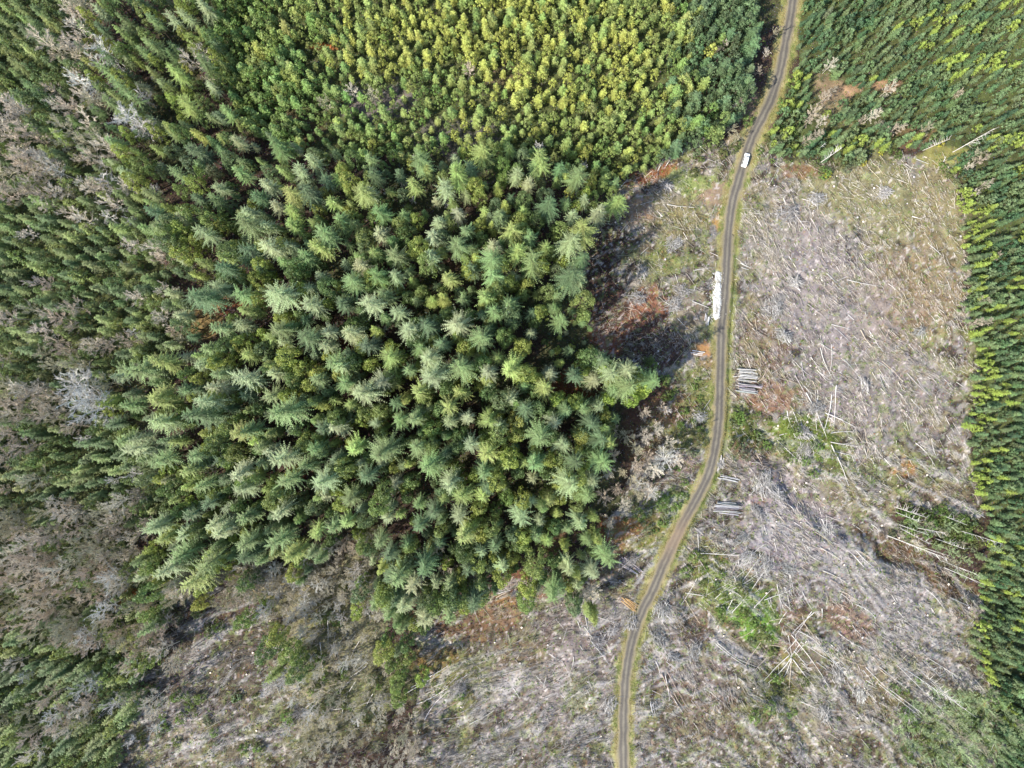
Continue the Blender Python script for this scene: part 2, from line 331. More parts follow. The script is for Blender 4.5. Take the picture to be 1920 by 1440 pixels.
# ------------------------------------------------------------------ the ground
def ground_colour(px, py):
    """base colour (linear) of soil, litter and low growth, with some shade painted in, at photo pixel positions"""
    wx, wy = warp(px, py, 16)
    clr = (in_poly(wx, wy, CLEAR) | in_poly(wx, wy, CLEAR_SW)).astype(float)[..., None]
    n1 = fbm(px, py, 90, 401)[..., None]; n2 = fbm(px, py, 24, 411)[..., None]; n3 = fbm(px, py, 9, 421, 3)[..., None]
    grey = lin((112, 107, 102)); tan = lin((112, 104, 82)); brown = lin((78, 62, 50))
    c = grey * (1 - sstep(0.42, 0.6, n2)) + tan * sstep(0.42, 0.6, n2)
    c = c * (1 - 0.6 * sstep(0.55, 0.68, n3)) + brown * 0.6 * sstep(0.55, 0.68, n3)
    floor = lin((58, 46, 38)) * (0.8 + 0.5 * n2) * (1 - 0.5 * sstep(.5, .62, n1)) + lin((62, 72, 38)) * 0.5 * sstep(.5, .62, n1)
    young = (in_poly(px, py, S_NE) | in_poly(px, py, S_STRIP) | in_poly(px, py, S_LEFT) | in_poly(px, py, S_YOUNG)).astype(float)[..., None]
    floor = floor * (1 - .65 * young) + lin((74, 84, 44)) * (.6 + .8 * n2) * .65 * young
    gp = sstep(.52, .62, fbm(px, py, 34, 431, 4))[..., None] * .75; dp = sstep(.55, .63, fbm(px, py, 15, 441, 3))[..., None] * .9  # dp: dark brown pockets, also painting in the shade of small hollows
    wp = sstep(.6, .7, fbm(px, py, 20, 451, 4))[..., None] * .5
    c = c * (1 - gp) + lin((106, 108, 66)) * gp; c = c * (1 - wp) + lin((156, 146, 142)) * wp; c = c * (1 - dp) + lin((50, 42, 34)) * dp
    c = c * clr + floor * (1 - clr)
    blobs = [  # px, py, rx, ry, degrees, sRGB, strength
        (1640, 370, 170, 90, 10, (134, 128, 92), .75), (1760, 420, 60, 150, 0, (132, 120, 88), .7), (1700, 560, 110, 110, 0, (128, 108, 84), .6),
        (1440, 450, 60, 80, 0, (128, 126, 88), .6), (1500, 480, 120, 110, 30, (150, 140, 138), .6), (1560, 560, 150, 120, 30, (142, 132, 130), .6),
        (1620, 720, 170, 110, 20, (138, 128, 126), .6), (1440, 740, 70, 40, 0, (128, 96, 76), .7), (1430, 650, 60, 60, 0, (118, 96, 82), .5),
        (1410, 800, 62, 42, 15, (78, 84, 38), 1), (1520, 830, 80, 48, 25, (88, 100, 40), .95), (1580, 880, 40, 30, 0, (88, 96, 44), .6),
        (1410, 850, 60, 30, 20, (110, 80, 66), .7), (1440, 900, 90, 40, 30, (136, 124, 122), .8), (1420, 937, 24, 10, 0, (136, 84, 40), .95),
        (1500, 1000, 130, 120, 40, (140, 130, 134), .85), (1640, 1120, 180, 110, 30, (138, 132, 130), .85), (1590, 1160, 60, 35, 30, (120, 90, 68), .7), (1480, 1180, 40, 60, 0, (118, 88, 70), .5),
        (1760, 1080, 90, 24, 25, (98, 74, 48), .9), (1680, 1035, 90, 26, 25, (84, 66, 46), .9), (1705, 880, 17, 19, 0, (158, 112, 62), .75), (1680, 885, 8, 12, 0, (166, 120, 70), .8),
        (1640, 890, 40, 26, 0, (112, 120, 84), .6), (1590, 930, 70, 40, 20, (104, 98, 62), .6), (1770, 930, 50, 30, 0, (110, 96, 76), .6),
        (1330, 1060, 50, 55, 30, (110, 108, 60), .8), (1390, 1130, 70, 60, 35, (92, 112, 48), .9), (1420, 1180, 60, 40, 40, (86, 118, 42), .9), (1335, 1095, 40, 40, 0, (104, 116, 56), .8),
        (1460, 1300, 60, 45, 30, (98, 104, 48), .8), (1480, 1260, 40, 40, 0, (104, 100, 50), .7), (1300, 1180, 50, 40, 20, (92, 74, 58), .7), (1250, 1160, 30, 60, 10, (120, 116, 112), .7),
        (1300, 1260, 100, 70, 20, (124, 108, 100), .6), (1300, 1350, 90, 60, 0, (108, 92, 76), .5), (1100, 1180, 110, 70, 0, (126, 112, 108), .8), (1040, 1290, 140, 90, 0, (132, 122, 118), .8),
        (1090, 1300, 40, 50, 0, (110, 114, 76), .6), (980, 1230, 60, 40, 0, (118, 100, 78), .6), (860, 1170, 90, 40, 10, (100, 72, 52), .8), (930, 1150, 60, 36, 20, (110, 84, 62), .8),
        (820, 1240, 50, 40, 0, (124, 100, 52), .8), (870, 1280, 70, 40, 20, (104, 104, 58), .7), (950, 1130, 22, 12, 0, (140, 104, 64), .7),
        (1310, 350, 50, 22, -10, (132, 140, 84), 1), (1345, 366, 46, 26, 0, (140, 120, 98), 1), (1372, 350, 20, 40, 0, (140, 120, 98), .8), (1280, 330, 45, 24, 0, (120, 128, 78), .8), (1235, 325, 50, 14, -28, (128, 82, 50), 1), (1190, 345, 30, 12, -20, (112, 66, 44), .9),
        (1260, 400, 70, 40, 0, (128, 118, 84), .8), (1180, 400, 50, 40, 0, (132, 108, 88), .7), (1130, 470, 50, 80, 20, (60, 46, 36), .95), (1240, 500, 45, 28, 0, (116, 118, 72), .9), (1290, 420, 50, 30, 0, (124, 116, 76), .6),  # darkest blob: cast shadow of the old forest painted into the soil colour
        (1200, 590, 70, 50, -20, (124, 84, 64), 1), (1150, 620, 60, 60, 0, (116, 76, 58), 1), (1230, 640, 80, 50, -20, (66, 50, 42), .95), (1125, 560, 60, 70, 0, (62, 46, 38), .95), (1290, 590, 40, 40, 0, (120, 108, 92), .6),  # the two darkest blobs paint forest-edge shadow over the reddish soil
        (1320, 655, 22, 16, 0, (164, 122, 78), .95), (1322, 685, 28, 14, 0, (140, 120, 84), .8), (1300, 740, 40, 60, 0, (98, 100, 56), .9), (1250, 760, 50, 50, 0, (96, 74, 54), .9), (1190, 770, 40, 60, 0, (84, 60, 48), .8),
        (1210, 830, 70, 50, 0, (84, 66, 46), .8), (1290, 820, 40, 40, 0, (92, 92, 50), .8), (1285, 875, 36, 24, 0, (110, 88, 76), .6), (1265, 950, 40, 40, 0, (96, 120, 56), .95), (1210, 980, 50, 30, 0, (118, 112, 58), .8),
        (1170, 1000, 60, 40, 0, (124, 84, 52), .8), (1210, 1020, 50, 26, 0, (112, 112, 58), .8), (1160, 1050, 50, 30, 0, (96, 84, 72), .6), (1350, 410, 12, 22, 0, (168, 128, 76), .8),
        (1060, 720, 70, 34, 0, (106, 66, 40), .8), (1045, 1010, 50, 30, 0, (100, 74, 56), .8), (990, 1090, 70, 34, 0, (108, 74, 56), .9), (610, 88, 30, 12, 0, (180, 110, 62), 1), (430, 560, 40, 22, -20, (136, 84, 54), .9), (380, 600, 40, 40, 0, (124, 104, 66), .8),
        (650, 640, 40, 26, 0, (98, 60, 40), .8), (600, 800, 30, 20, 0, (104, 62, 42), .8), (560, 870, 34, 22, 0, (96, 56, 42), .7), (470, 890, 50, 40, 20, (90, 66, 52), .7), (700, 800, 30, 20, 0, (120, 74, 40), .7),
        (850, 480, 40, 40, 0, (92, 70, 54), .6), (700, 190, 90, 40, 0, (110, 100, 100), .8), (960, 150, 60, 40, 0, (96, 78, 62), .5), (860, 260, 90, 40, 0, (92, 86, 84), .7), (560, 240, 50, 40, 0, (96, 72, 56), .6),
        (700, 1120, 60, 50, 0, (110, 110, 66), .7), (610, 1200, 120, 230, 0, (142, 136, 104), .8), (540, 1090, 80, 30, 0, (158, 148, 108), .9), (470, 1105, 60, 22, -10, (146, 130, 96), .8), (610, 1160, 50, 50, 0, (108, 106, 62), .8), (640, 1300, 60, 40, 0, (100, 104, 66), .5), (720, 1300, 60, 40, 0, (108, 110, 70), .5), (570, 1240, 40, 60, 0, (92, 104, 48), .7),
        (380, 1150, 90, 34, 0, (92, 68, 54), .9), (350, 1200, 70, 60, 0, (98, 88, 80), .7), (330, 1290, 80, 90, 0, (98, 92, 92), .7), (460, 1250, 80, 110, 0, (66, 58, 46), .7), (240, 1120, 30, 18, 0, (150, 96, 54), .8), (250, 1220, 12, 12, 0, (180, 104, 50), .9),
        (1555, 170, 34, 40, 0, (138, 116, 92), .8), (1600, 165, 26, 16, 0, (160, 130, 100), 1), (1660, 160, 36, 14, 0, (156, 124, 96), .9), (1560, 210, 50, 30, 0, (120, 110, 80), .8), (1700, 255, 70, 30, 0, (110, 84, 64), .6),
        (1770, 290, 60, 26, 0, (128, 124, 70), .8), (1500, 320, 50, 16, 0, (116, 84, 60), .8), (1420, 230, 40, 60, 0, (120, 104, 84), .8), (1330, 130, 40, 60, 0, (78, 62, 50), .8), (1380, 260, 40, 20, 0, (124, 110, 84), .9), (1770, 1260, 90, 40, 20, (100, 88, 80), .5), (1560, 1240, 80, 30, 20, (122, 108, 92), .5),
        (1560, 1350, 80, 40, 0, (126, 116, 108), .6), (1650, 1300, 60, 40, 30, (110, 98, 70), .6), (1520, 1320, 40, 30, 0, (130, 128, 120), .6), (1810, 1370, 120, 90, 0, (104, 122, 70), .95), (300, 1240, 70, 120, 20, (72, 62, 52), .7), (400, 1140, 110, 30, 0, (70, 58, 46), .8),
    ]
    stn = .5 + (streak(px, py) - .5) * (.35 + .65 * sstep(780, 900, py))
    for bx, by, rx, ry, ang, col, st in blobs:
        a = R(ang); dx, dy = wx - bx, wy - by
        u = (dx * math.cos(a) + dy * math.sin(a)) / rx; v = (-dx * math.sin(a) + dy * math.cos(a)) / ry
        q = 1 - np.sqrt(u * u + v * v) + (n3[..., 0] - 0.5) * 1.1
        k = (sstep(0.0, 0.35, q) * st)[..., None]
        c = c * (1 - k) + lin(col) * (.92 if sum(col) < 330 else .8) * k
    sil = (sstep(.56, .72, stn)[..., None] * .65 * clr); drk = (sstep(.40, .28, stn)[..., None] * .6 * clr)
    c = c * (1 - sil) + lin((150, 146, 143)) * sil; c = c * (1 - drk) + lin((70, 60, 46)) * drk
    # small rusty, green and bleached specks all over the clearing
    s1 = vnoise(px, py, 5, 501)[..., None]; s2 = vnoise(px, py, 7, 502)[..., None]; s3 = vnoise(px, py, 4, 503)[..., None]
    c = c * (1 - 0.35 * clr * (s1 > .88)) + lin((128, 94, 68)) * 0.35 * clr * (s1 > .88)
    c = c * (1 - 0.45 * clr * (s2 > .8)) + lin((120, 130, 84)) * 0.45 * clr * (s2 > .8)
    c = c * (1 - 0.5 * (s3 > .84) * clr) + lin((196, 186, 182)) * 0.5 * (s3 > .84) * clr
    # grassy verges beside the road
    x, y = P(px, py); rd, side = poly_dist(x, y, ROAD_C)
    n = vnoise(x, y, 2.4, 511); vw = np.where(side < 0, 3.5, 3.3) + n * 2.4
    k = sstep(vw, vw - 1.6, rd)[..., None] * 0.85
    grass = lin((150, 142, 92)) * (1 - n2) + lin((124, 130, 72)) * n2
    c = c * (1 - k) + grass * k
    dk = (np.exp(-((rd - 3.6) / 0.8) ** 2) * (side < 0) * sstep(60, 40, y) * sstep(-80, -50, y))[..., None] * 0.6
    c = c * (1 - dk) + lin((60, 78, 36)) * dk
    k = sstep(3.0 + n * .9, 2.2, rd)[..., None]
    c = c * (1 - k) + lin((134, 122, 92)) * k
    return c * 0.9

fx = np.arange(-232, 232.01, 0.62); fy = np.arange(-182, 182.01, 0.62)
ox = np.array([-2500, -1500, -900, -600, -430, -330, -280, -250.]); oy = np.array([-2500, -1500, -900, -600, -430, -300, -240, -205.])
gx = np.concatenate([ox, fx, -ox[::-1]]); gy = np.concatenate([oy, fy, -oy[::-1]])
GX, GY = np.meshgrid(gx, gy, indexing='ij'); GZ = height(GX, GY)
nx, ny = GX.shape
idx = np.arange(nx * ny).reshape(nx, ny)
quads = np.stack([idx[:-1, :-1], idx[1:, :-1], idx[1:, 1:], idx[:-1, 1:]], -1).reshape(-1, 4)
g = Soup(); g.add(np.stack([GX, GY, GZ], -1).reshape(-1, 3), quads=quads)
gm = g.mesh("ground", [attr_mat("forest_soil", noise=[(0.35, 0.35), (1.6, 0.6)], bump=0.7)], smooth=True, attr='unused')
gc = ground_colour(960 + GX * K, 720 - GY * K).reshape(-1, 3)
a = gm.attributes.new('v', 'FLOAT_COLOR', 'POINT'); a.data.foreach_set("color", np.concatenate([gc, np.ones((len(gc), 1))], 1).astype(np.float32).ravel())
new_obj("ground", gm, kind="structure", label="rough clearcut and forest floor of grey slash, soil and low growth", category="ground")

# the gravel road
def ribbon(name, line, half, lift, mat, cross=10, jitter=0.45, **props):
    t = np.gradient(line, axis=0); t /= np.linalg.norm(t, axis=1)[:, None]; nrm = np.stack([t[:, 1], -t[:, 0]], 1)
    V = []; A = []
    for k in range(cross + 1):
        u = -1 + 2 * k / cross
        wob = (fbm(line[:, 0] + 31 * np.sign(u), line[:, 1], 2.5, 611, 2) - .5) * 2 * jitter * abs(u) ** 3
        q = line + nrm * (u * half * (1 + wob))[:, None]
        z = height(q[:, 0], q[:, 1], False) + lift + 0.05 * (1 - u * u) - 0.05 * math.exp(-((abs(u) - .5) / .18) ** 2)
        V.append(np.column_stack([q, z])); A.append(np.full(len(q), u))
    V = np.stack(V, 1); n = len(line); idx = np.arange(n * (cross + 1)).reshape(n, cross + 1)
    q = np.stack([idx[:-1, :-1], idx[:-1, 1:], idx[1:, 1:], idx[1:, :-1]], -1).reshape(-1, 4)[:, ::-1]
    s = Soup(); s.add(V.reshape(-1, 3), quads=q); m = s.mesh(name, [mat], smooth=True, attr='unused')
    a = m.attributes.new('across', 'FLOAT', 'POINT'); a.data.foreach_set("value", np.stack(A, 1).astype(np.float32).ravel())
    return new_obj(name, m, **props)

def road_mat():
    m, t = mat_new("road_gravel")
    u = N_(t, "ShaderNodeAttribute", attribute_type='GEOMETRY', attribute_name='across').outputs['Fac']
    tc = N_(t, "ShaderNodeTexCoord")
    def noise(sc, det=5):
        n = N_(t, "ShaderNodeTexNoise"); n.inputs['Scale'].default_value = sc; n.inputs['Detail'].default_value = det; n.inputs['Roughness'].default_value = .7
        t.links.new(tc.outputs['Object'], n.inputs['Vector']); return n.outputs[0]
    au = math_(t, 'ADD', math_(t, 'ABSOLUTE', u), math_(t, 'MULTIPLY_ADD', noise(.22), .7, -.35))
    r = N_(t, "ShaderNodeValToRGB"); e = r.color_ramp.elements
    e[0].position = 0.0; e[0].color = (*lin((104, 98, 86)), 1)
    e[1].position = 1.0; e[1].color = (*lin((118, 108, 78)), 1)
    for p, c in ((.12, (94, 88, 78)), (.3, (74, 69, 63)), (.52, (80, 74, 67)), (.74, (108, 100, 80))):
        x = e.new(p); x.color = (*lin(c), 1)
    t.links.new(au, r.inputs[0])
    c = scale_c(t, r.outputs[0], math_(t, 'MULTIPLY_ADD', noise(2.5), .8, .6))
    c = scale_c(t, c, math_(t, 'MULTIPLY_ADD', noise(.12), .8, .6))
    # a reddish clay stretch on the bend
    sx = N_(t, "ShaderNodeSeparateXYZ"); t.links.new(tc.outputs['Object'], sx.inputs[0])
    dy = math_(t, 'DIVIDE', math_(t, 'ADD', sx.outputs[1], 56.0), 7.0)
    k = math_(t, 'MULTIPLY', math_(t, 'POWER', 2.718, math_(t, 'MULTIPLY', math_(t, 'MULTIPLY', dy, dy), -1.0)), math_(t, 'MULTIPLY', noise(.9), 1.3))
    c = mixc(t, c, lin((116, 98, 80)), k)
    d = N_(t, "ShaderNodeBsdfPrincipled"); d.inputs['Roughness'].default_value = .9; t.links.new(c, d.inputs['Base Color'])
    b = N_(t, "ShaderNodeBump"); b.inputs['Strength'].default_value = .5; b.inputs['Distance'].default_value = .1; t.links.new(noise(6), b.inputs['Height']); t.links.new(b.outputs[0], d.inputs['Normal'])
    o = N_(t, "ShaderNodeOutputMaterial"); t.links.new(d.outputs[0], o.inputs[0]); return m
ribbon("gravel_road", ROAD, 2.1, 0.10, road_mat(), kind="structure", label="narrow gravel forest road with two worn wheel tracks", category="road")

# white crushed-rock pad at the roadside
def pad():
    n = 60; s = Soup(); line = smooth_line([(1347, 508), (1346, 530), (1345, 560), (1343, 585), (1342, 600)], 0.3)
    t = np.gradient(line, axis=0); t /= np.linalg.norm(t, axis=1)[:, None]; nr = np.stack([t[:, 1], -t[:, 0]], 1)
    V = []; c = 14
    L = len(line); end = np.minimum(np.arange(L), np.arange(L)[::-1]) / 5.0; end = np.clip(end, 0, 1) ** .5
    for k in range(c + 1):
        u = -1 + 2 * k / c
        hw = 1.2 * end * (1 + (fbm(line[:, 0] + 50 * np.sign(u), line[:, 1], 4, 621, 4) - .5) * 1.7)
        q = line + nr * (u * hw)[:, None]
        z = height(q[:, 0], q[:, 1], False) + 0.02 + 0.42 * (1 - u ** 4) * end + (fbm(q[:, 0], q[:, 1], .7, 631, 3) - .5) * .5
        V.append(np.column_stack([q, z]))
    V = np.stack(V, 1); idx = np.arange(L * (c + 1)).reshape(L, c + 1)
    s.add(V.reshape(-1, 3), quads=np.stack([idx[:-1, :-1], idx[1:, :-1], idx[1:, 1:], idx[:-1, 1:]], -1).reshape(-1, 4))
    r = np.random.default_rng(5)
    for q in range(420):                                  # loose rocks over and around the strip
        k = r.integers(3, L - 3); u = r.normal(0, 1.15); c = line[k] + nr[k] * u * 1.5; h = float(height(c[:1], c[1:], False)[0]) + max(0, .45 * (1 - min(1, abs(u)) ** 4)) * end[k]
        z_ = r.uniform(.12, .34); B = unit(r.normal(size=(6, 3))); B = np.array([[1, 0, 0], [-1, 0, 0], [0, 1, 0], [0, -1, 0], [0, 0, 1], [0, 0, -1]]) * r.uniform(.6, 1.1, (6, 1)); a_ = r.uniform(0, 6.28)
        B = np.column_stack([B[:, 0] * math.cos(a_) - B[:, 1] * math.sin(a_), B[:, 0] * math.sin(a_) + B[:, 1] * math.cos(a_), B[:, 2] * .8]) * z_ + [c[0], c[1], h]
        s.add(B, tris=np.array([[0, 2, 4], [2, 1, 4], [1, 3, 4], [3, 0, 4], [2, 0, 5], [1, 2, 5], [3, 1, 5], [0, 3, 5]]))
    m, t = mat_new("white_crushed_rock"); d = N_(t, "ShaderNodeBsdfPrincipled"); d.inputs['Roughness'].default_value = .9; tc = N_(t, "ShaderNodeTexCoord")
    rp = N_(t, "ShaderNodeValToRGB"); e = rp.color_ramp.elements; e[0].position = .36; e[0].color = (.17, .15, .115, 1); e[1].position = .52; e[1].color = (.46, .45, .42, 1)
    n = N_(t, "ShaderNodeTexNoise"); n.inputs['Scale'].default_value = .55; n.inputs['Detail'].default_value = 7; n.inputs['Roughness'].default_value = .75
    t.links.new(tc.outputs['Object'], n.inputs['Vector']); t.links.new(n.outputs[0], rp.inputs[0]); t.links.new(rp.outputs[0], d.inputs['Base Color'])
    o = N_(t, "ShaderNodeOutputMaterial"); t.links.new(d.outputs[0], o.inputs[0])
    new_obj("rock_pile", s.mesh("rock_pile", [m], attr='unused'), label="long low pile of white crushed rock at the edge of the gravel road", category="rock pile")
pad()

# ------------------------------------------------------------------ loose slash, grass and low growth (nobody could count them)
def surf(x, y, lift=0.0):
    return np.column_stack([x, y, height(x, y) + lift])

def flow_angle(px, py):
    """which way slash lies, in degrees counter-clockwise in world space"""
    a = np.full(np.shape(px), -48.0)
    a = np.where(py > 860, -38.0, a); a = np.where((px < 1470) & (py > 860) & (py < 1000), -22.0, a)
    a = np.where(px < 1200, 20.0, a)
    return a + (fbm(px, py, 70, 701, 2) - .5) * 60

def slash():
    N = 330000
    px = rng.uniform(180, 1960, N); py = rng.uniform(240, 1500, N)
    x, y = P(px, py); m = clear_mask(px, py) | in_poly(px, py, S_BARE); rd, _ = poly_dist(x, y, ROAD_C)
    dens = (0.15 + 0.85 * sstep(.42, .62, fbm(px, py, 45, 711, 4))) * (.3 + .7 * sstep(.40, .6, streak(px, py)))
    green = ((np.hypot((px - 1410) / 70, (py - 800) / 45) < 1) | (np.hypot((px - 1520) / 85, (py - 830) / 50) < 1) | (np.hypot((px - 1400) / 75, (py - 1150) / 60) < 1))
    bareground = (np.hypot((px - 1352) / 34, (py - 366) / 24) < 1) | (np.hypot((px - 1322) / 20, (py - 655) / 16) < 1)
    m &= (rd > 3.9) & ~bareground & (rng.random(N) < dens) & ~(green & (rng.random(N) < .8))
    px, py, x, y = px[m], py[m], x[m], y[m]; n = len(x)
    ln = rng.gamma(1.7, 0.72, n) + 0.4; ln = np.minimum(ln, 8)
    far = (px > 1380) | (py > 1080)
    ang = np.radians(np.where(rng.random(n) < np.where(far, .78, .4), flow_angle(px, py) + rng.normal(0, 16, n), rng.uniform(0, 360, n)))
    tilt = rng.normal(0, .10, n)
    d = np.column_stack([np.cos(ang), np.sin(ang), tilt]) * ln[:, None] / 2
    c = surf(x, y, 0.12 + rng.random(n) * .4)
    r = rng.uniform(.03, .085, n) * np.where(ln > 3, 1.4, 1)
    pal = np.array([lin(q) for q in [(202, 197, 190), (170, 165, 157), (148, 143, 136), (176, 164, 144), (122, 110, 96), (116, 94, 78), (92, 78, 70), (214, 208, 204)]])
    k = rng.choice(8, n, p=[.14, .22, .2, .13, .12, .06, .08, .05])
    gcol = ground_colour(px, py) / .9
    colr = (pal[k] * .62 + gcol * .55) * rng.uniform(.45, 1.2, n)[:, None]
    s = Soup(); add_prisms(s, c - d, c + d, r, r * .6, val=colr)
    new_obj("slash_debris", s.mesh("slash_debris", [attr_mat("weathered_slash")]), kind="stuff",
            label="grey weathered branches and logging slash strewn over the clearcut", category="logging slash")
slash()

def tufts(name, px, py, cols, size, hgt, leaves, label, cat):
    x, y = P(px, py); n = len(x); base = surf(x, y)
    c = np.repeat(base, leaves, 0) + np.column_stack([rng.normal(0, size * .9, (n * leaves, 2)), rng.random(n * leaves) * hgt])
    nr = rng.normal(size=(n * leaves, 3)) * .7 + [0, 0, .8]
    s = Soup(); add_leaves(s, c, nr, rng.uniform(.5, 1.1, n * leaves) * size, val=np.repeat(cols, leaves, 0) * rng.uniform(.7, 1.3, (n * leaves, 1)))
    new_obj(name, s.mesh(name, [attr_mat(name + "_leaves", trans=.2)]), kind="stuff", label=label, category=cat)

def growth():
    N = 150000
    px = rng.uniform(-60, 1980, N); py = rng.uniform(-60, 1500, N); x, y = P(px, py)
    rd, side = poly_dist(x, y, ROAD_C); m = rd > 4.4
    col = ground_colour(px, py)
    clr = clear_mask(px, py)
    greenish = (col[:, 1] > col[:, 0] * .93) ; rusty = col[:, 0] > col[:, 1] * 1.35
    m &= ~((np.hypot((px - 1352) / 34, (py - 366) / 24) < 1) | (np.hypot((px - 1322) / 20, (py - 655) / 16) < 1))
    p = np.where(greenish, 1.0, np.where(rusty, .6, .4)); p = np.where(clr, p, .35)
    m &= rng.random(N) < p
    px, py, col, clr = px[m], py[m], col[m], clr[m]; greenish = greenish[m]
    out = col * rng.uniform(.75, 1.35, (len(px), 1))
    pick = rng.random(len(px))[:, None]
    out = np.where(pick < .22, lin((104, 128, 58)) * rng.uniform(.7, 1.2, (len(px), 1)), out)
    out = np.where((pick > .955) & clr[:, None], lin((136, 98, 66)), out); out = np.where((pick > .82) & (pick < .92), lin((150, 146, 96)), out)
    tufts("ground_cover", px, py, out * .85, .26, .5, 4, "low brambles, ferns and rusty bracken between the slash and under the trees", "undergrowth")
    N = 60000
    i = rng.integers(0, len(ROAD) - 1, N); p = ROAD[i] + rng.normal(0, .5, (N, 2))
    t = ROAD[i + 1] - ROAD[i]; t /= np.linalg.norm(t, axis=1)[:, None]; nr = np.stack([t[:, 1], -t[:, 0]], 1)
    sd = rng.choice([-1, 1], N); off = 2.1 + np.abs(rng.normal(0, 1.1, N))
    q = p + nr * (sd * off)[:, None]; px = 960 + q[:, 0] * K; py = 720 - q[:, 1] * K
    rd, _ = poly_dist(q[:, 0], q[:, 1], ROAD_C); bad = (rd < 1.95) | (np.hypot((px - 1345) / 14, (py - 555) / 52) < 1)
    px, py = px[~bad], py[~bad]; n = len(px)
    u = fbm(px, py, 30, 731, 2)[:, None]
    cols = lin((158, 146, 96)) * (1 - sstep(.4, .7, u)) + lin((122, 136, 72)) * sstep(.4, .7, u)
    kp = fbm(px, py, 11, 741, 3) > rng.uniform(.35, .6, len(px)); px, py, u = px[kp], py[kp], u[kp]; cols = cols[kp]
    tufts("roadside_grass", px, py, cols * .85, .13, .2, 2, "yellow-green grass on both verges of the gravel road", "grass")
growth()

# ------------------------------------------------------------------ tree builders: each returns (trunk Soup, crown Soup) about the base
def trunk(s, H, r, lean=0.0, n=6, top=0.1, r_=None, val=1.0, mat=0):
    r_ = r_ or rng; zs = np.linspace(0, 1, 5); dx = np.cumsum(r_.normal(0, .012 * H, 5)) * 0.4; dy = np.cumsum(r_.normal(0, .012 * H, 5)) * 0.4
    p = np.column_stack([dx - dx[0], dy - dy[0], zs * H]); rr = r * (1 - zs * (1 - top))
    add_prisms(s, p[:-1], p[1:], rr[:-1], rr[1:], n=n, val=np.full(4, val), mat=mat)
    return lambda z: np.array([np.interp(z, p[:, 2], p[:, 0]), np.interp(z, p[:, 2], p[:, 1])])

def conifer(seed, H, Rc, nb, pairs, cb=0.35, top_up=0.55, droop=-0.35, tw=0.2, power=0.7, star=1.0, TL=.3, bl=.35):
    r = np.random.default_rng(seed); ts, cs = Soup(), Soup(); ax = trunk(ts, H * .98, H * .011 + .05, r_=r)
    az0 = r.uniform(0, 6.28); lop = r.uniform(.05, .3); cut = r.uniform(0, 6.28)
    for i in range(nb):
        t = ((i + r.random() * .8) / nb) ** 0.8
        z = H * (1 - t * (1 - cb)); az = i * 2.39996 + r.normal(0, .25)
        L = Rc * (0.12 + 0.88 * min(1, t / .75) ** power) * r.uniform(.68, 1.18) * (1 if t < .85 else .9)
        el = top_up * (1 - t) + droop * t + r.normal(0, .08)
        L *= 1 + lop * math.cos(az - az0)
        if math.cos(az - cut) > .85 and r.random() < .6: L *= .55
        if t < .3 and r.random() < .35 * star: L *= 1.25
        o = ax(z); d = np.array([math.cos(az), math.sin(az), 0.]); sd = np.array([-d[1], d[0], 0.])
        us = np.linspace(0.1, 1, pairs + 1)
        spine = np.array([o[0], o[1], z]) + d * (us * L)[:, None] + np.array([0, 0, 1.]) * (us * L * math.sin(el) - (us ** 2) * L * .16)[:, None]
        v = r.uniform(.62, 1.42); C = []; D = []
        W = tw * (0.6 + .5 * L / Rc)
        # the branch itself, a thin needle-covered blade
        ww = W * bl
        base = np.array([o[0], o[1], z])
        tri = [[base + sd * ww, base - sd * ww, spine[-1]]]
        for k in range(pairs):
            q = spine[k]; ul = us[k]
            for sg in (-1, 1):
                tl = (TL * L + .28) * (1.08 - ul) * r.uniform(.7, 1.3) + .12
                dr = unit(d * .75 + sd * sg * r.uniform(.55, 1.0) + np.array([0, 0, r.uniform(-.45, .15)]))
                e = q + dr * tl; f = d * W * r.uniform(.6, 1.1)
                tri.append([q - f * .5 + [0, 0, .02], q + f * .9, e])
        tri = np.array(tri); cs.add(tri.reshape(-1, 3), tris=np.arange(len(tri) * 3).reshape(-1, 3), val=v * r.uniform(.85, 1.15, len(tri)))
    return ts, cs

def rounded(seed, H, Rc, clumps, per, leaf, cb=.35, cone=0.5):
    r = np.random.default_rng(seed); ts, cs = Soup(), Soup(); ax = trunk(ts, H * .9, H * .012 + .04, r_=r)
    for i in range(clumps):
        t = (i + .5) / clumps; z = H * (cb + (1 - cb) * (1 - t ** .8)); az = i * 2.39996 + r.normal(0, .4)
        prof = (1 - ((z / H - cb) / (1 - cb)) ** (1.2 + 1.6 * (1 - cone))) ** (.6)
        rr = Rc * prof * r.uniform(.62, 1.08); o = ax(z)
        c = np.array([o[0] + math.cos(az) * rr, o[1] + math.sin(az) * rr, z + r.normal(0, .03 * H)])
        cl = Rc * r.uniform(.24, .4); out = np.array([math.cos(az), math.sin(az), .9])
        k = per; dirs = unit(r.normal(size=(k, 3)) + out * .6); rad = cl * r.uniform(.5, 1.05, k)[:, None]
        add_leaves(cs, c + dirs * rad, dirs + r.normal(size=(k, 3)) * .55, leaf * r.uniform(.6, 1.2, k), val=r.uniform(.72, 1.28) * r.uniform(.85, 1.15, k), r=r)
    return ts, cs

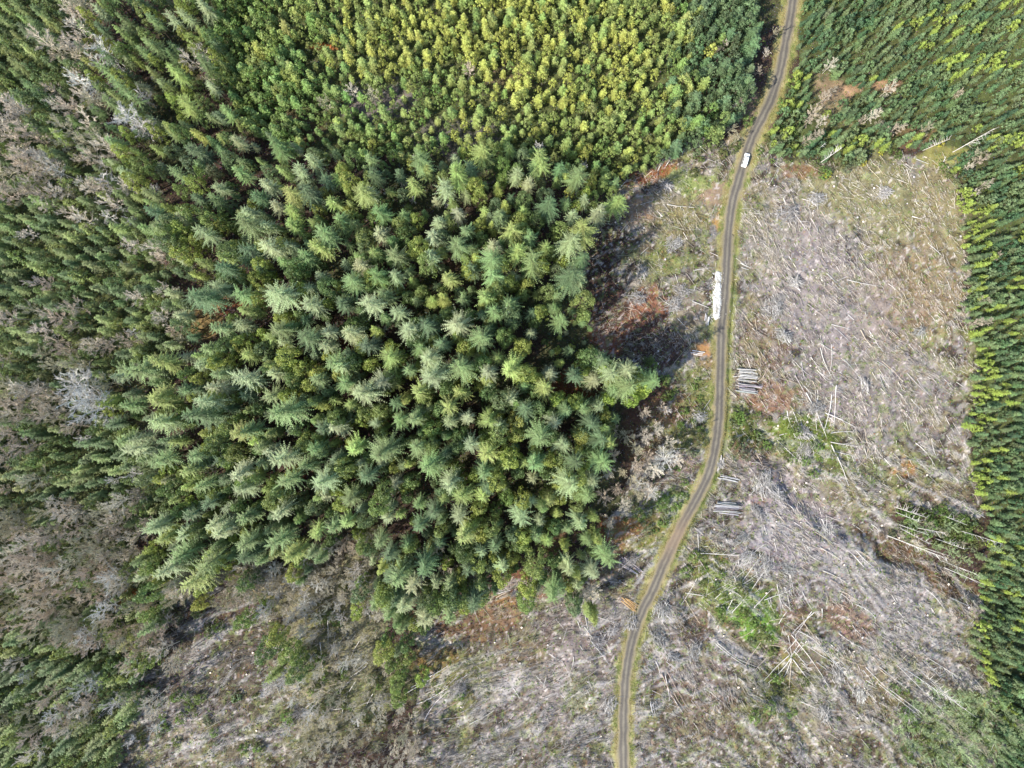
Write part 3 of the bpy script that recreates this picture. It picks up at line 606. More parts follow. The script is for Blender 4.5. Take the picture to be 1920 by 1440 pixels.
def bare(seed, H, Rc, limbs, subs, twigs, thick=1.0, cb=.35, up=.9, fine=.035):
    r = np.random.default_rng(seed); ts, cs = Soup(), Soup(); ax = trunk(ts, H * .92, (.10 + H * .007) * thick, r_=r, top=.25)
    P0, P1, R0, R1, V = [], [], [], [], []
    for i in range(limbs):
        t = (i + r.random()) / limbs; z = H * (cb + (.95 - cb) * t); az = i * 2.39996 + r.normal(0, .4)
        L = Rc * (1.1 - .45 * t) * r.uniform(.6, 1.15); el = up * (.5 + .6 * t) * r.uniform(.7, 1.2)
        d = np.array([math.cos(az) * math.cos(el), math.sin(az) * math.cos(el), math.sin(el)])
        o = np.array([*ax(z), z]); L /= max(.45, math.cos(el)); mid = o + d * L * .5 + r.normal(0, .05 * L, 3); e = mid + (d + r.normal(0, .18, 3)) * L * .5
        rr = .075 * thick
        P0 += [o, mid]; P1 += [mid, e]; R0 += [rr, rr * .7]; R1 += [rr * .7, rr * .3]; V += [1., 1.]
        for j in range(subs):
            u = r.uniform(.2, 1); b = o + (mid - o) * u * 2 if u < .5 else mid + (e - mid) * (u - .5) * 2
            d2 = unit(d + r.normal(0, .42, 3) + [0, 0, .25]); l2 = L * .42 * (1.15 - u * .6) * r.uniform(.6, 1.2); b2 = b + d2 * l2
            P0.append(b); P1.append(b2); R0.append(rr * .55); R1.append(rr * .25); V.append(r.uniform(.9, 1.15))
            for k in range(twigs):
                u2 = r.uniform(.15, 1); q = b + (b2 - b) * u2; d3 = unit(d2 + r.normal(0, .38, 3) + [0, 0, .2]); l3 = l2 * .5 * r.uniform(.5, 1.2) + .25
                P0.append(q); P1.append(q + d3 * l3); R0.append(fine * (1 + .3 * thick) * .8); R1.append(fine * .45); V.append(r.uniform(.55, 1.35))
    add_prisms(cs, np.array(P0), np.array(P1), np.array(R0), np.array(R1), val=np.array(V))
    return ts, cs

class Kind:
    """variants of one kind of tree as shared meshes"""
    def __init__(s, name, cat, builds, wood=False, parts=True, bark=None):
        s.pn = ("stem", "foliage") if "shrub" in name else ("trunk", "crown"); s.name, s.cat, s.parts, s.H = name, cat, parts, [b[2] for b in builds]; s.v = []; s.mass = []
        for i, (fn, kw, H) in enumerate(builds):
            ts, cs = fn(**kw); lm, im = (M_WOOD, M_WOOD_I) if wood else (M_LEAF, M_LEAF_I)
            bk = bark or (lm if wood else M_BARK)
            if parts: s.v.append((ts.mesh(name + "_trunk", [bk]), cs.mesh(name + "_crown", [lm])))
            else:
                j = Soup(); s.join(j, ts, 1); s.join(j, cs, 0); s.v.append((j.mesh(name, [lm, bk]),))
            j = Soup(); s.join(j, ts, 1); s.join(j, cs, 0); s.mass.append(j.mesh(name + "_of_mass", [im, im if wood else M_BARK]))
    @staticmethod
    def join(dst, src, mat):
        V = np.concatenate(src.v)
        if src.f3: dst.add(V, tris=np.concatenate(src.f3), val=np.concatenate(src.c3), mat=mat)
        if src.f4:
            if src.f3: dst.add(V, quads=np.concatenate(src.f4), val=np.concatenate(src.c4), mat=mat)
            else: dst.add(V, quads=np.concatenate(src.f4), val=np.concatenate(src.c4), mat=mat)
    def place(s, i, loc, rz, sc, tint, label, group, lean=(0, 0)):
        e = (lean[0], lean[1], rz)
        if s.parts:
            o = new_obj(s.name, None, loc=loc); o.rotation_euler = e; o.scale = (sc, sc, sc)
            for nm, m in zip(s.pn, s.v[i]):
                c = new_obj(nm, m, parent=o); c.color = (*tint, 1)
        else:
            o = new_obj(s.name, s.v[i][0], loc=loc); o.rotation_euler = e; o.scale = (sc, sc, sc); o.color = (*tint, 1)
        o['label'] = label; o['category'] = s.cat; o['group'] = group; return o

def mass_object(name, kind, items, label, cat):
    """the many remaining trees of a stand as one object; items: (x,y,z,rx,ry,rz,scale,variant,tint)"""
    if not items: return
    src = bpy.data.collections.new(name + "_sources")
    for m in kind.mass: src.objects.link(bpy.data.objects.new(kind.name + "_source", m))
    A = np.array([[*it[:8], *it[8]] for it in items], float)
    m = bpy.data.meshes.new(name); m.vertices.add(len(A)); m.vertices.foreach_set("co", A[:, :3].astype(np.float32).ravel())
    a = m.attributes.new('rot', 'FLOAT_VECTOR', 'POINT'); a.data.foreach_set("vector", A[:, 3:6].astype(np.float32).ravel())
    a = m.attributes.new('size', 'FLOAT', 'POINT'); a.data.foreach_set("value", A[:, 6].astype(np.float32))
    a = m.attributes.new('which', 'INT', 'POINT'); a.data.foreach_set("value", A[:, 7].astype(np.int32))
    a = m.attributes.new('tint', 'FLOAT_COLOR', 'POINT'); a.data.foreach_set("color", np.concatenate([A[:, 8:11], np.ones((len(A), 1))], 1).astype(np.float32).ravel())
    o = new_obj(name, m, kind="stuff", label=label, category=cat)
    ng = bpy.data.node_groups.new(name + "_scatter", 'GeometryNodeTree')
    ng.interface.new_socket("Geometry", in_out='INPUT', socket_type='NodeSocketGeometry'); ng.interface.new_socket("Geometry", in_out='OUTPUT', socket_type='NodeSocketGeometry')
    gi = ng.nodes.new('NodeGroupInput'); go = ng.nodes.new('NodeGroupOutput')
    ci = ng.nodes.new('GeometryNodeCollectionInfo'); ci.inputs['Collection'].default_value = src; ci.inputs['Separate Children'].default_value = True; ci.inputs['Reset Children'].default_value = True
    ip = ng.nodes.new('GeometryNodeInstanceOnPoints'); ip.inputs['Pick Instance'].default_value = True
    def na(n, t):
        q = ng.nodes.new('GeometryNodeInputNamedAttribute'); q.data_type = t; q.inputs['Name'].default_value = n; return next(s for s in q.outputs if s.name == 'Attribute' and s.enabled)
    er = ng.nodes.new('FunctionNodeEulerToRotation'); ng.links.new(na('rot', 'FLOAT_VECTOR'), er.inputs[0])
    ng.links.new(gi.outputs[0], ip.inputs['Points']); ng.links.new(ci.outputs[0], ip.inputs['Instance']); ng.links.new(na('which', 'INT'), ip.inputs['Instance Index'])
    ng.links.new(er.outputs[0], ip.inputs['Rotation']); ng.links.new(na('size', 'FLOAT'), ip.inputs['Scale']); ng.links.new(ip.outputs[0], go.inputs[0])
    md = o.modifiers.new("scatter", 'NODES'); md.node_group = ng
    return o

# ------------------------------------------------------------------ the kinds
FIR = Kind("fir_tree", "fir", [(conifer, dict(seed=100 + i, H=H, Rc=Rc, nb=nb, pairs=8, cb=.42 + .03 * (i % 3), tw=.22, power=.55 + .08 * (i % 4), TL=.17, bl=.75), H) for i, (H, Rc, nb) in
           enumerate([(34, 5.6, 120), (30, 4.6, 105), (26, 4.0, 90), (35, 5.9, 130), (24, 3.6, 85), (32, 4.9, 88), (28, 4.4, 120), (22, 3.9, 75), (29, 3.8, 110), (33, 5.2, 76)])])
SPRUCE = Kind("spruce_tree", "spruce", [(rounded, dict(seed=200 + i, H=H, Rc=Rc, clumps=c, per=34, leaf=.27, cb=.35, cone=.6), H) for i, (H, Rc, c) in
              enumerate([(24, 2.9, 50), (21, 2.5, 44), (26, 3.2, 58), (19, 2.3, 38), (22, 2.8, 48), (16, 2.2, 34)])] + [(conifer, dict(seed=250 + i, H=H, Rc=Rc, nb=nb, pairs=5, cb=.3, tw=.24, droop=-.3, star=.3), H) for i, (H, Rc, nb) in enumerate([(23, 3.0, 100), (20, 2.7, 90)])])
YOUNG = Kind("young_pine", "young pine", [(conifer, dict(seed=300 + i, H=H, Rc=Rc, nb=nb, pairs=3, cb=.2, tw=.3, droop=-.15, power=.6, star=.3), H) for i, (H, Rc, nb) in
             enumerate([(7.5, 1.8, 62), (6.6, 1.6, 56), (8.4, 2.0, 70), (6.0, 1.5, 50)])] + [(rounded, dict(seed=350 + i, H=H, Rc=Rc, clumps=c, per=26, leaf=.19, cb=.25, cone=.9), H) for i, (H, Rc, c) in enumerate([(7.5, 1.6, 24), (6.4, 1.4, 20), (8.2, 1.7, 26)])])
SLIM = Kind("slender_hemlock", "hemlock", [(conifer, dict(seed=400 + i, H=H, Rc=Rc, nb=nb, pairs=4, cb=.2, tw=.26, droop=-.25, star=.4), H) for i, (H, Rc, nb) in
            enumerate([(12.5, 2.8, 84), (11, 2.5, 76), (14, 3.0, 92), (9.5, 2.3, 66), (13, 2.6, 80)])] + [(rounded, dict(seed=450 + i, H=H, Rc=Rc, clumps=c, per=20, leaf=.28, cb=.15, cone=.95), H) for i, (H, Rc, c) in enumerate([(12, 2.5, 34), (10, 2.2, 30), (13.5, 2.7, 38)])])
PLANT = Kind("plantation_fir", "plantation tree", [(conifer, dict(seed=500 + i, H=H, Rc=Rc, nb=nb, pairs=3, cb=.12, tw=.26, droop=-.1, power=.85, star=.3), H) for i, (H, Rc, nb) in
             enumerate([(7.4, 1.6, 56), (6.4, 1.45, 50), (8.2, 1.7, 62), (5.2, 1.3, 42), (7.0, 1.5, 54)])] + [(rounded, dict(seed=550 + i, H=H, Rc=Rc, clumps=c, per=20, leaf=.28, cb=.15, cone=.95), H) for i, (H, Rc, c) in enumerate([(7, 1.9, 26), (6, 1.7, 22)])])
ALDER = Kind("bare_alder", "bare tree", [(bare, dict(seed=600 + i, H=H, Rc=Rc, limbs=l, subs=7, twigs=10, thick=.8, cb=.3, fine=.042, up=1.05), H) for i, (H, Rc, l) in
             enumerate([(15, 3.2, 16), (13, 2.9, 14), (17, 3.4, 18), (11, 2.7, 13), (14, 3.3, 16)])], wood=True)
DEAD = Kind("bleached_dead_tree", "dead tree", [(bare, dict(seed=700 + i, H=H, Rc=Rc, limbs=l, subs=8, twigs=5, thick=1.4, cb=.4, up=.8, fine=.045), H) for i, (H, Rc, l) in
            enumerate([(20, 4.6, 20), (16, 3.8, 16), (24, 4.2, 22), (14, 3.4, 14)])], wood=True)
SHRUB = Kind("leafy_shrub", "shrub", [(rounded, dict(seed=800 + i, H=H, Rc=Rc, clumps=c, per=16, leaf=.22, cb=.1, cone=.2), H) for i, (H, Rc, c) in
             enumerate([(2.6, 1.7, 20), (2.0, 1.4, 16), (3.4, 2.0, 26), (1.5, 1.1, 12)])])

def scatter(poly, spacing, tries=30, seed=1, avoid=(), rag=10):
    """dart throwing; spacing(px,py) in pixels"""
    r = np.random.default_rng(seed); xs = [p[0] for p in poly]; ys = [p[1] for p in poly]
    area = (max(xs) - min(xs)) * (max(ys) - min(ys)); smin = 10.0; n = int(area / 140 * tries / 7)
    X = r.uniform(min(xs), max(xs), n); Y = r.uniform(min(ys), max(ys), n)
    ok = in_poly(*warp(X, Y, rag), poly)
    for (ax, ay, rx, ry) in avoid: ok &= np.hypot((X - ax) / rx, (Y - ay) / ry) > 1
    X, Y = X[ok], Y[ok]; S = spacing(X, Y); cells = {}; out = []
    for x, y, s in zip(X, Y, S):
        cx, cy = int(x // 20), int(y // 20); k = int(s // 20) + 1; good = True
        for i in range(cx - k, cx + k + 1):
            for j in range(cy - k, cy + k + 1):
                for (a, b, q) in cells.get((i, j), ()):
                    if (a - x) ** 2 + (b - y) ** 2 < (0.5 * (s + q)) ** 2: good = False; break
                if not good: break
            if not good: break
        if good: cells.setdefault((cx, cy), []).append((x, y, s)); out.append((x, y))
    return out

def base_of(px, py, h):
    """ground point under a crown centre that shows at (px,py) from the air at height h"""
    f = (CAM_H - h) / CAM_H; x, y = P(px, py); return float(x * f), float(y * f)

def road_gap(x, y): return float(poly_dist(np.array([x]), np.array([y]), ROAD_C)[0][0])

LAND = [((1397, 302), "near the white van"), ((1345, 555), "near the white rock pile"), ((1400, 712), "near the pale log decks"), ((1300, 350), "near the grassy turnout"), ((1530, 820), "in the green hollow"),
        ((1705, 880), "near the orange bare patch"), ((1260, 1010), "near the reddish bend of the road"), ((1190, 1140), "near the orange-stained log deck"), ((1720, 1000), "among the tall snags of the gully"), ((1480, 1230), "near the crossed poles"),
        ((700, 650), "in the middle of the old forest"), ((1080, 640), "at the clearing edge of the old forest"), ((900, 150), "in the yellow-green young stand"), ((1330, 170), "where the young stand meets the road"), ((560, 200), "between the old forest and the young stand"),
        ((260, 300), "by the strip of bleached trees"), ((80, 300), "in the brown thicket near the top corner"), ((80, 620), "in the slim mixed stand at the outer edge"), ((180, 760), "around the whitest bare trees"), ((120, 1050), "in the grey bare thicket"), ((120, 1250), "in the slim stand near the bottom corner"),
        ((360, 800), "on the slope of large spreading firs"), ((480, 1000), "on the dark lower slope"), ((900, 930), "in the lower half of the old forest"), ((620, 1120), "in the pale bare belt"), ((640, 1300), "among the bleached poles by the bottom edge"), ((850, 1180), "by the orange-brown soil"), ((1000, 1060), "at the lower rim of the old forest"),
        ((1000, 1280), "on the lower clearcut beside the road"), ((380, 1260), "on the small dark clearcut"), ((1200, 850), "in the bare thicket beside the road"), ((1200, 420), "in the upper clearing beside the old forest"), ((1180, 600), "on the reddish soil in the forest's shadow"),
        ((1620, 150), "by the bare pinkish brush patches"), ((1800, 130), "in the dense upper corner plantation"), ((1700, 260), "along the upper rim of the clearcut"), ((1860, 450), "on the upper part of the plantation strip"), ((1860, 720), "on the middle of the plantation strip"), ((1860, 950), "on the lower part of the plantation strip"),
        ((1880, 1200), "in the dark lower plantation corner"), ((1800, 1350), "in the soft pale-green corner"), ((1640, 450), "on the tan upper clearcut"), ((1600, 620), "in the middle of the big clearcut"), ((1640, 1130), "on the grey slope below the gully"), ((1400, 1130), "on the green bushy bank"), ((1300, 1300), "on the lower bank beside the road"), ((1440, 930), "on the pale slash by the road bend")]
LP = np.array([l[0] for l in LAND], float)
def where(px, py):
    return LAND[int(np.argmin(np.hypot(LP[:, 0] - px, LP[:, 1] - py)))][1]

def populate(kind, pts, tintf, sizef, describe, group, mass_name, mass_label, cap=300, seed=5, lean=.05, pick=None):
    r = np.random.default_rng(seed); rec = []
    for (px, py) in pts:
        i = int(r.integers(len(kind.v))) if pick is None else pick(px, py, r)
        sc = sizef(px, py, r); x, y = base_of(px, py, kind.H[i] * sc * .75)
        if road_gap(x, y) < 3.6 + kind.H[i] * sc * .07: continue
        z = float(height(np.array([x]), np.array([y]))[0]) - .15
        tone, tint = tintf(px, py, r)
        if kind is FIR or kind is SPRUCE: tint = tint * A_([1.03, 1.01, .93])
        if kind is SLIM: tint = tint * A_([1.1, 1.02, .85])
        if kind is ALDER and px > 1320: tint = tint * .68
        rec.append((kind.H[i] * sc * (1 if 8 < px < 1912 and 8 < py < 1432 else 0.001), px, py, x, y, z, r.normal(0, lean), r.normal(0, lean), r.uniform(0, 6.283), sc, i, tone, tuple(np.clip(tint, 0, 1))))
    rec.sort(key=lambda q: -q[0])
    for q in rec[:cap]:
        if q[0] < 1: break
        kind.place(q[10], (q[3], q[4], q[5]), q[8], q[9], q[12], describe(q[11], q[1], q[2], kind.H[q[10]] * q[9]), group, (q[6], q[7]))
    n = sum(1 for q in rec[:cap] if q[0] >= 1)
    mass_object(mass_name, kind, [(q[3], q[4], q[5], q[6], q[7], q[8], q[9], q[10], q[12]) for q in rec[n:]], mass_label, kind.cat + "s")
    return n, len(rec)

def jit(c, r, a=.12):
    return np.array(c) * r.uniform(1 - a, 1 + a) * (1 + r.normal(0, .04 if max(c) < .35 else .01, 3))
A_ = np.array
# --- mature firs: hand-placed prominent ones first, then the rest
BIG = [(1012, 855), (1112, 822), (975, 680), (1030, 300), (695, 745), (775, 790), (600, 905), (740, 905), (800, 885), (845, 900), (965, 965), (1085, 965), (1040, 600), (1075, 530), (920, 550), (800, 480), (640, 575), (720, 440), (940, 400), (520, 540),
       (870, 600), (820, 700), (865, 690), (650, 690), (1120, 760), (1060, 660), (985, 780), (930, 800), (1000, 1000), (880, 1000), (905, 940), (680, 900), (560, 640), (500, 640), (260, 705), (290, 740), (380, 790), (300, 800), (480, 800), (470, 720), (420, 620), (370, 545), (400, 375),
       (340, 200), (300, 150), (380, 280), (330, 330), (450, 330), (500, 340), (560, 330), (640, 340), (700, 330), (780, 350), (860, 330), (960, 330), (1080, 330), (1000, 450), (1060, 450), (880, 430), (560, 430), (460, 430), (420, 480), (380, 440), (300, 420), (620, 470),
       (700, 560), (760, 620), (600, 720), (540, 760), (640, 800), (730, 840), (450, 880), (540, 900), (470, 960), (520, 1020), (420, 1000), (360, 960), (380, 1050), (1060, 1060), (940, 1060), (870, 1070), (960, 560), (1000, 520), (740, 520)]
GAPS = [(740, 625, 26, 22), (1060, 725, 46, 20), (430, 575, 34, 20), (380, 610, 30, 26), (470, 880, 34, 14), (880, 860, 34, 20), (640, 650, 20, 20), (700, 600, 18, 12), (850, 490, 24, 26), (1045, 1010, 34, 18), (600, 860, 22, 14), (800, 980, 26, 16), (1050, 800, 24, 20),
        (330, 640, 30, 20), (1000, 870, 16, 14), (820, 930, 18, 10), (460, 440, 18, 16), (600, 610, 20, 16), (960, 1095, 40, 16), (330, 860, 26, 12)]
def sp_fir(x, y):
    return 27.0 + 9 * vnoise(x, y, 45, 901)
EDGE = [(1128, 655), (1112, 632), (1085, 485), (1098, 440), (1122, 402), (1150, 372), (1082, 520), (1140, 672), (1185, 700), (1210, 712)]
BIG += EDGE
BIGSET = set(BIG)
BIG = [b for b in BIG if b not in ((1128, 655), (1112, 632))] + [(1150, 693), (1168, 715)]; BIGSET = set(BIG)
pts = BIG + [p for p in scatter(S_MATURE, sp_fir, seed=31, avoid=GAPS, rag=38) if min(math.hypot(p[0] - b[0], p[1] - b[1]) for b in BIG) > 26]
def tint_fir(px, py, r):
    k = r.random()
    if k < .3: return "pale grey-green", jit((.29, .34, .19), r)
    if k < .66: return "mid-green", jit((.19, .26, .105), r)
    if k < .82: return "yellowish green", jit((.27, .33, .10), r)
    return "dark green", jit((.12, .18, .085), r)
def size_fir(px, py, r):
    s = r.uniform(.55, 1.1)
    if (px, py) in BIGSET: s = r.uniform(.98, 1.14)
    if px > 985 and 600 < py < 690: s *= .5
    if px > 1120 and 645 < py < 720: s = 1.1
    if px < 450 and py < 500: s *= .82
    if py < 420: s *= .85
    return s
print("firs", populate(FIR, pts, tint_fir, size_fir, lambda t, px, py, h: f"{'tall' if h > 30 else 'middling' if h > 25 else 'smaller'} {t} fir with star-shaped crown {where(px, py)}", "firs of the old forest", "old_forest", "distant mass of tall firs beyond the counted ones", seed=32))
# --- rounder crowns between them
fpts = np.array(pts)
def sp_spr(x, y): return np.full(np.shape(x), 19.0) + 6 * vnoise(x, y, 40, 905)
sp = [p for p in scatter(S_MATURE, sp_spr, seed=41, avoid=GAPS, rag=38) if np.hypot(fpts[:, 0] - p[0], fpts[:, 1] - p[1]).min() > 13]
EXTRA = [(random.uniform(300, 1120), random.uniform(1075, 1150)) for _ in range(26)] + [(random.uniform(250, 520), random.uniform(1110, 1330)) for _ in range(8)] + [(1140, 690), (1160, 700), (1185, 695), (1205, 705), (1225, 712), (1170, 725), (1195, 735), (1150, 712), (1180, 745), (1205, 740), (745, 1180), (725, 1200), (760, 1205), (740, 1230), (715, 1235), (765, 1240), (730, 1260), (755, 1265), (740, 1290), (745, 1320), (790, 1270), (850, 1130), (870, 1150), (560, 1240), (540, 1260), (555, 1270), (535, 1230), (1135, 690)]
def tint_spr(px, py, r):
    if 1120 < px < 1240 and 670 < py < 770: return "bright yellow-green", jit((.24, .31, .05), r)
    k = r.random()
    if k < .3: return "bright yellow-green", jit((.26, .30, .07), r)
    if k < .62: return "fresh green", jit((.18, .235, .07), r)
    if k < .85: return "deep green", jit((.11, .165, .055), r)
    return "bluish green", jit((.13, .175, .085), r)
print("spruces", populate(SPRUCE, EXTRA + sp, tint_spr, lambda px, py, r: r.uniform(.75, 1.15) * (.8 if py < 400 else .55 if px > 985 and 600 < py < 670 else 1), lambda t, px, py, h: f"{'taller' if h > 20 else 'low'} {t} spruce with rounded crown {where(px, py)}", "round-crowned spruces of the old forest",
      "spruce_understorey", "smaller round-crowned spruces filling the old forest between the tall firs", seed=42))
# --- young yellow-green stand
def sp_young(x, y): return np.where((x > 600) & (x < 980) & (y > 120) & (y < 260), 15.5, 13.8) + 4 * (vnoise(x, y, 50, 911) > .7)
def tint_young(px, py, r):
    yel = float(np.clip(1 - abs(px - 1000) / 430, 0, 1) ** .8 * np.clip(1.2 - py / 420, .35, 1)); k = r.random() * .7 + yel * .72 + (vnoise(px, py, 70, 921) - .5) * .8
    if px > 1230 and r.random() < (px - 1210) / 170: return "bluish green", jit((.13, .19, .085), r)
    if k > .8: return "golden yellow-green", jit((.38, .39, .085), r)
    if k > .45: return "yellow-green", jit((.28, .33, .09), r)
    return "leaf-green", jit((.20, .28, .075), r)
print("young", populate(YOUNG, scatter(S_YOUNG, sp_young, seed=51), tint_young, lambda px, py, r: r.uniform(.85, 1.4) * (1.25 if px > 1270 or px < 560 else 1), lambda t, px, py, h: f"{'taller' if h > 9.5 else 'short'} {t} young pine {where(px, py)}", "young pines of the yellow-green stand",
      "young_pine_stand", "dense yellow-green stand of young pines beside the old forest", seed=52))
# --- the slim mixed stand along the outer edge
def sp_left(x, y): return np.full(np.shape(x), 18.0)
LEFT_ALL = scatter(S_LEFT, sp_left, seed=61, rag=38)
def brownness(px, py):
    b = 0.24
    for (bx, by, rx, ry, s) in ((40, 270, 130, 110, .6), (90, 330, 120, 70, .5), (60, 700, 110, 110, .45), (30, 800, 80, 90, .4), (150, 730, 60, 60, .5), (60, 1060, 190, 120, .65), (170, 1010, 90, 60, .5), (190, 90, 90, 60, .9), (210, 180, 60, 70, .7),
                                 (20, 1130, 90, 80, .4), (200, 1110, 50, 90, .6), (150, 1200, 60, 40, .4), (90, 1330, 100, 50, .4), (60, 150, 60, 60, -.25), (110, 500, 140, 120, -.12), (100, 880, 150, 70, -.2), (70, 1240, 110, 50, -.2), (30, 100, 80, 60, -.1)):
        b += s * .62 * math.exp(-((px - bx) / rx) ** 2 - ((py - by) / ry) ** 2)
    return b
bl = [brownness(*p) > random.random() * .85 + .17 for p in LEFT_ALL]
def tint_slim(px, py, r):
    k = r.random()
    if k < .4: return "dark green", jit((.12, .18, .085), r)
    if k < .8: return "mid-green", jit((.17, .235, .10), r)
    return "light green", jit((.24, .30, .12), r)
print("slim", populate(SLIM, [p for p, b in zip(LEFT_ALL, bl) if not b], tint_slim, lambda px, py, r: r.uniform(.72, 1.1), lambda t, px, py, h: f"{'taller' if h > 15 else 'short'} slim {t} hemlock {where(px, py)}", "slim hemlocks of the mixed outer stand",
      "hemlock_stand", "slim dark hemlocks of the mixed stand along the outer edge", seed=62))
# --- bare trees
ROADSIDE_BARE = [(random.uniform(260, 900), random.gauss(1095, 22)) for _ in range(70)] + [(random.uniform(720, 1130), random.gauss(1100, 20)) for _ in range(20)] + [(random.uniform(230, 330), random.uniform(1120, 1340)) for _ in range(18)] + [(1180, 752), (1240, 765), (1205, 775), (1230, 800), (1170, 812), (1210, 815), (1150, 850), (1190, 840), (1215, 855), (1200, 870), (1165, 885), (1185, 900), (1140, 880), (1155, 915), (1195, 930), (1220, 915), (1175, 945), (1130, 930), (1240, 845), (1225, 880), (1270, 865), (1105, 860), (1145, 975), (1205, 900), (1255, 830), (1150, 800),
                 (1380, 260), (1370, 240), (1390, 190), (1410, 160), (1425, 130), (1340, 95), (1355, 85), (1440, 95), (1455, 60), (1530, 210), (1545, 225), (1520, 225), (1535, 250), (1515, 260), (1620, 225), (1650, 230), (1640, 215), (1680, 240), (1745, 240), (1700, 235), (1550, 180), (1565, 165), (1670, 165), (1800, 175), (1560, 120),
                 (1830, 290), (1820, 310), (1845, 300), (1850, 345), (1830, 360), (1845, 560), (1830, 610), (1850, 600), (1870, 480), (1890, 1045), (1870, 1030), (820, 1030), (760, 1010), (750, 960), (650, 935), (600, 920), (700, 935), (780, 1030), (850, 840), (700, 840), (695, 1010), (790, 1090), (770, 1130), (860, 1020), (610, 195), (660, 170), (880, 130), (700, 180), (360, 110), (390, 155), (380, 95), (300, 590), (235, 640), (330, 620), (255, 560)]
bare_pts = ROADSIDE_BARE + [p for p, b in zip(LEFT_ALL, bl) if b] + scatter(S_BARE, lambda x, y: np.full(np.shape(x), 20.0), seed=71) + scatter([(1690, 1330), (1760, 1285), (1880, 1300), (1940, 1400), (1940, 1560), (1640, 1560)], lambda x, y: np.full(np.shape(x), 19.0), seed=72) + scatter([(1700, 970), (1800, 990), (1860, 1100), (1790, 1060)], lambda x, y: np.full(np.shape(x), 22.0), seed=73)
def tint_bare(px, py, r):
    k = r.random()
    if 480 < px < 740 and py > 1040 and k < .8: return "pale cream", jit((.58, .53, .42), r)
    if px > 1670 and py > 950 and k < .85: return "greenish grey", jit((.42, .52, .27), r)
    if k < .45: return "pinkish brown", jit((.52, .44, .345), r)
    if k < .75: return "pale grey-brown", jit((.64, .575, .47), r)
    return "dull olive-brown", jit((.42, .39, .27), r)
print("bare", populate(ALDER, bare_pts, tint_bare, lambda px, py, r: r.uniform(.75, 1.15) * (.55 if px > 1320 else .6 if 480 < px < 760 and py > 1030 else .8 if px > 480 else 1.05), lambda t, px, py, h: f"{'taller' if h > 12 else 'small'} leafless {t} alder {where(px, py)}", "leafless alders with fine twigs",
      "alder_thicket", "thicket of leafless alders with fine brown twigs along the outer edge", seed=72))
WHITE = [(240, 215, 1.1, 2), (225, 230, .9, 1), (265, 235, .9, 0), (200, 95, .9, 0), (185, 120, .8, 1), (150, 150, .9, 2), (230, 130, .7, 3), (180, 170, .9, 1), (205, 165, .7, 3), (195, 305, .8, 3), (195, 340, .9, 1), (190, 355, .7, 3), (235, 350, .7, 1), (200, 410, .7, 1), (250, 415, .6, 3), (225, 390, .6, 3),
         (150, 725, 1.15, 0), (165, 745, 1.1, 2), (185, 765, 1.1, 0), (145, 705, .9, 1), (160, 790, .6, 3), (250, 625, .7, 1), (385, 875, .7, 0), (250, 890, .8, 1), (345, 870, .5, 3), (300, 850, .5, 3), (210, 1080, .9, 0), (215, 1100, .9, 1), (190, 1145, .9, 2), (160, 1195, .8, 0), (175, 1205, .8, 1), (165, 1275, .8, 1), (155, 1290, .8, 0), (180, 1285, .7, 3), (310, 1110, .8, 1), (100, 1345, .8, 0),
         (715, 620, .75, 3), (1012, 275, .6, 1), (908, 298, .45, 3), (1095, 310, .5, 3), (775, 375, .5, 3), (725, 360, .5, 3), (840, 385, .5, 3), (870, 345, .5, 3), (655, 335, .4, 3), (755, 345, .5, 3), (780, 295, .4, 3), (1245, 855, 1.0, 0), (1235, 880, .7, 1), (1200, 905, .8, 1), (1222, 920, .8, 2), (1145, 975, .5, 3), (1245, 770, .6, 3), (1270, 850, .5, 3),
         (430, 1010, .6, 3), (650, 940, .7, 1), (600, 920, .6, 3), (668, 1012, .7, 1), (668, 1090, .8, 0), (590, 1100, .8, 1), (600, 1105, .6, 3), (690, 1145, .7, 1), (540, 1160, .7, 1), (520, 1110, .7, 1), (550, 1080, .6, 3), (1530, 380, .3, 3), (920, 560, .3, 3), (715, 1045, .6, 1), (640, 1130, .6, 3), (570, 1150, .6, 1), (660, 1150, .6, 3)]
for _ in range(80):
    q = (random.uniform(470, 715), random.uniform(1040, 1370)) if _ < 50 else (random.uniform(20, 300), random.uniform(100, 1400)) if _ < 66 else (random.uniform(330, 620), random.gauss(1090, 14))
    WHITE.append((*q, random.uniform(.45, .75), random.choice([0, 1, 3])))
DT = {0: "broad", 1: "narrow", 2: "tall", 3: "small"}
for j, (px, py, sc, i) in enumerate(WHITE):
    x, y = base_of(px, py, DEAD.H[i] * sc * .75); z = float(height(np.array([x]), np.array([y]))[0]) - .1
    DEAD.place(i, (x, y, z), j * 1.7, sc * (.9 if px > 420 else 1.1 if 130 < px < 190 and 690 < py < 780 else .95), tuple(jit((.60, .565, .51) if px < 700 else (.52, .49, .45), rng, .1)), f"{DT[i]} bleached white dead tree {where(px, py)}", "bleached bare trees", (rng.normal(0, .04), rng.normal(0, .04)))
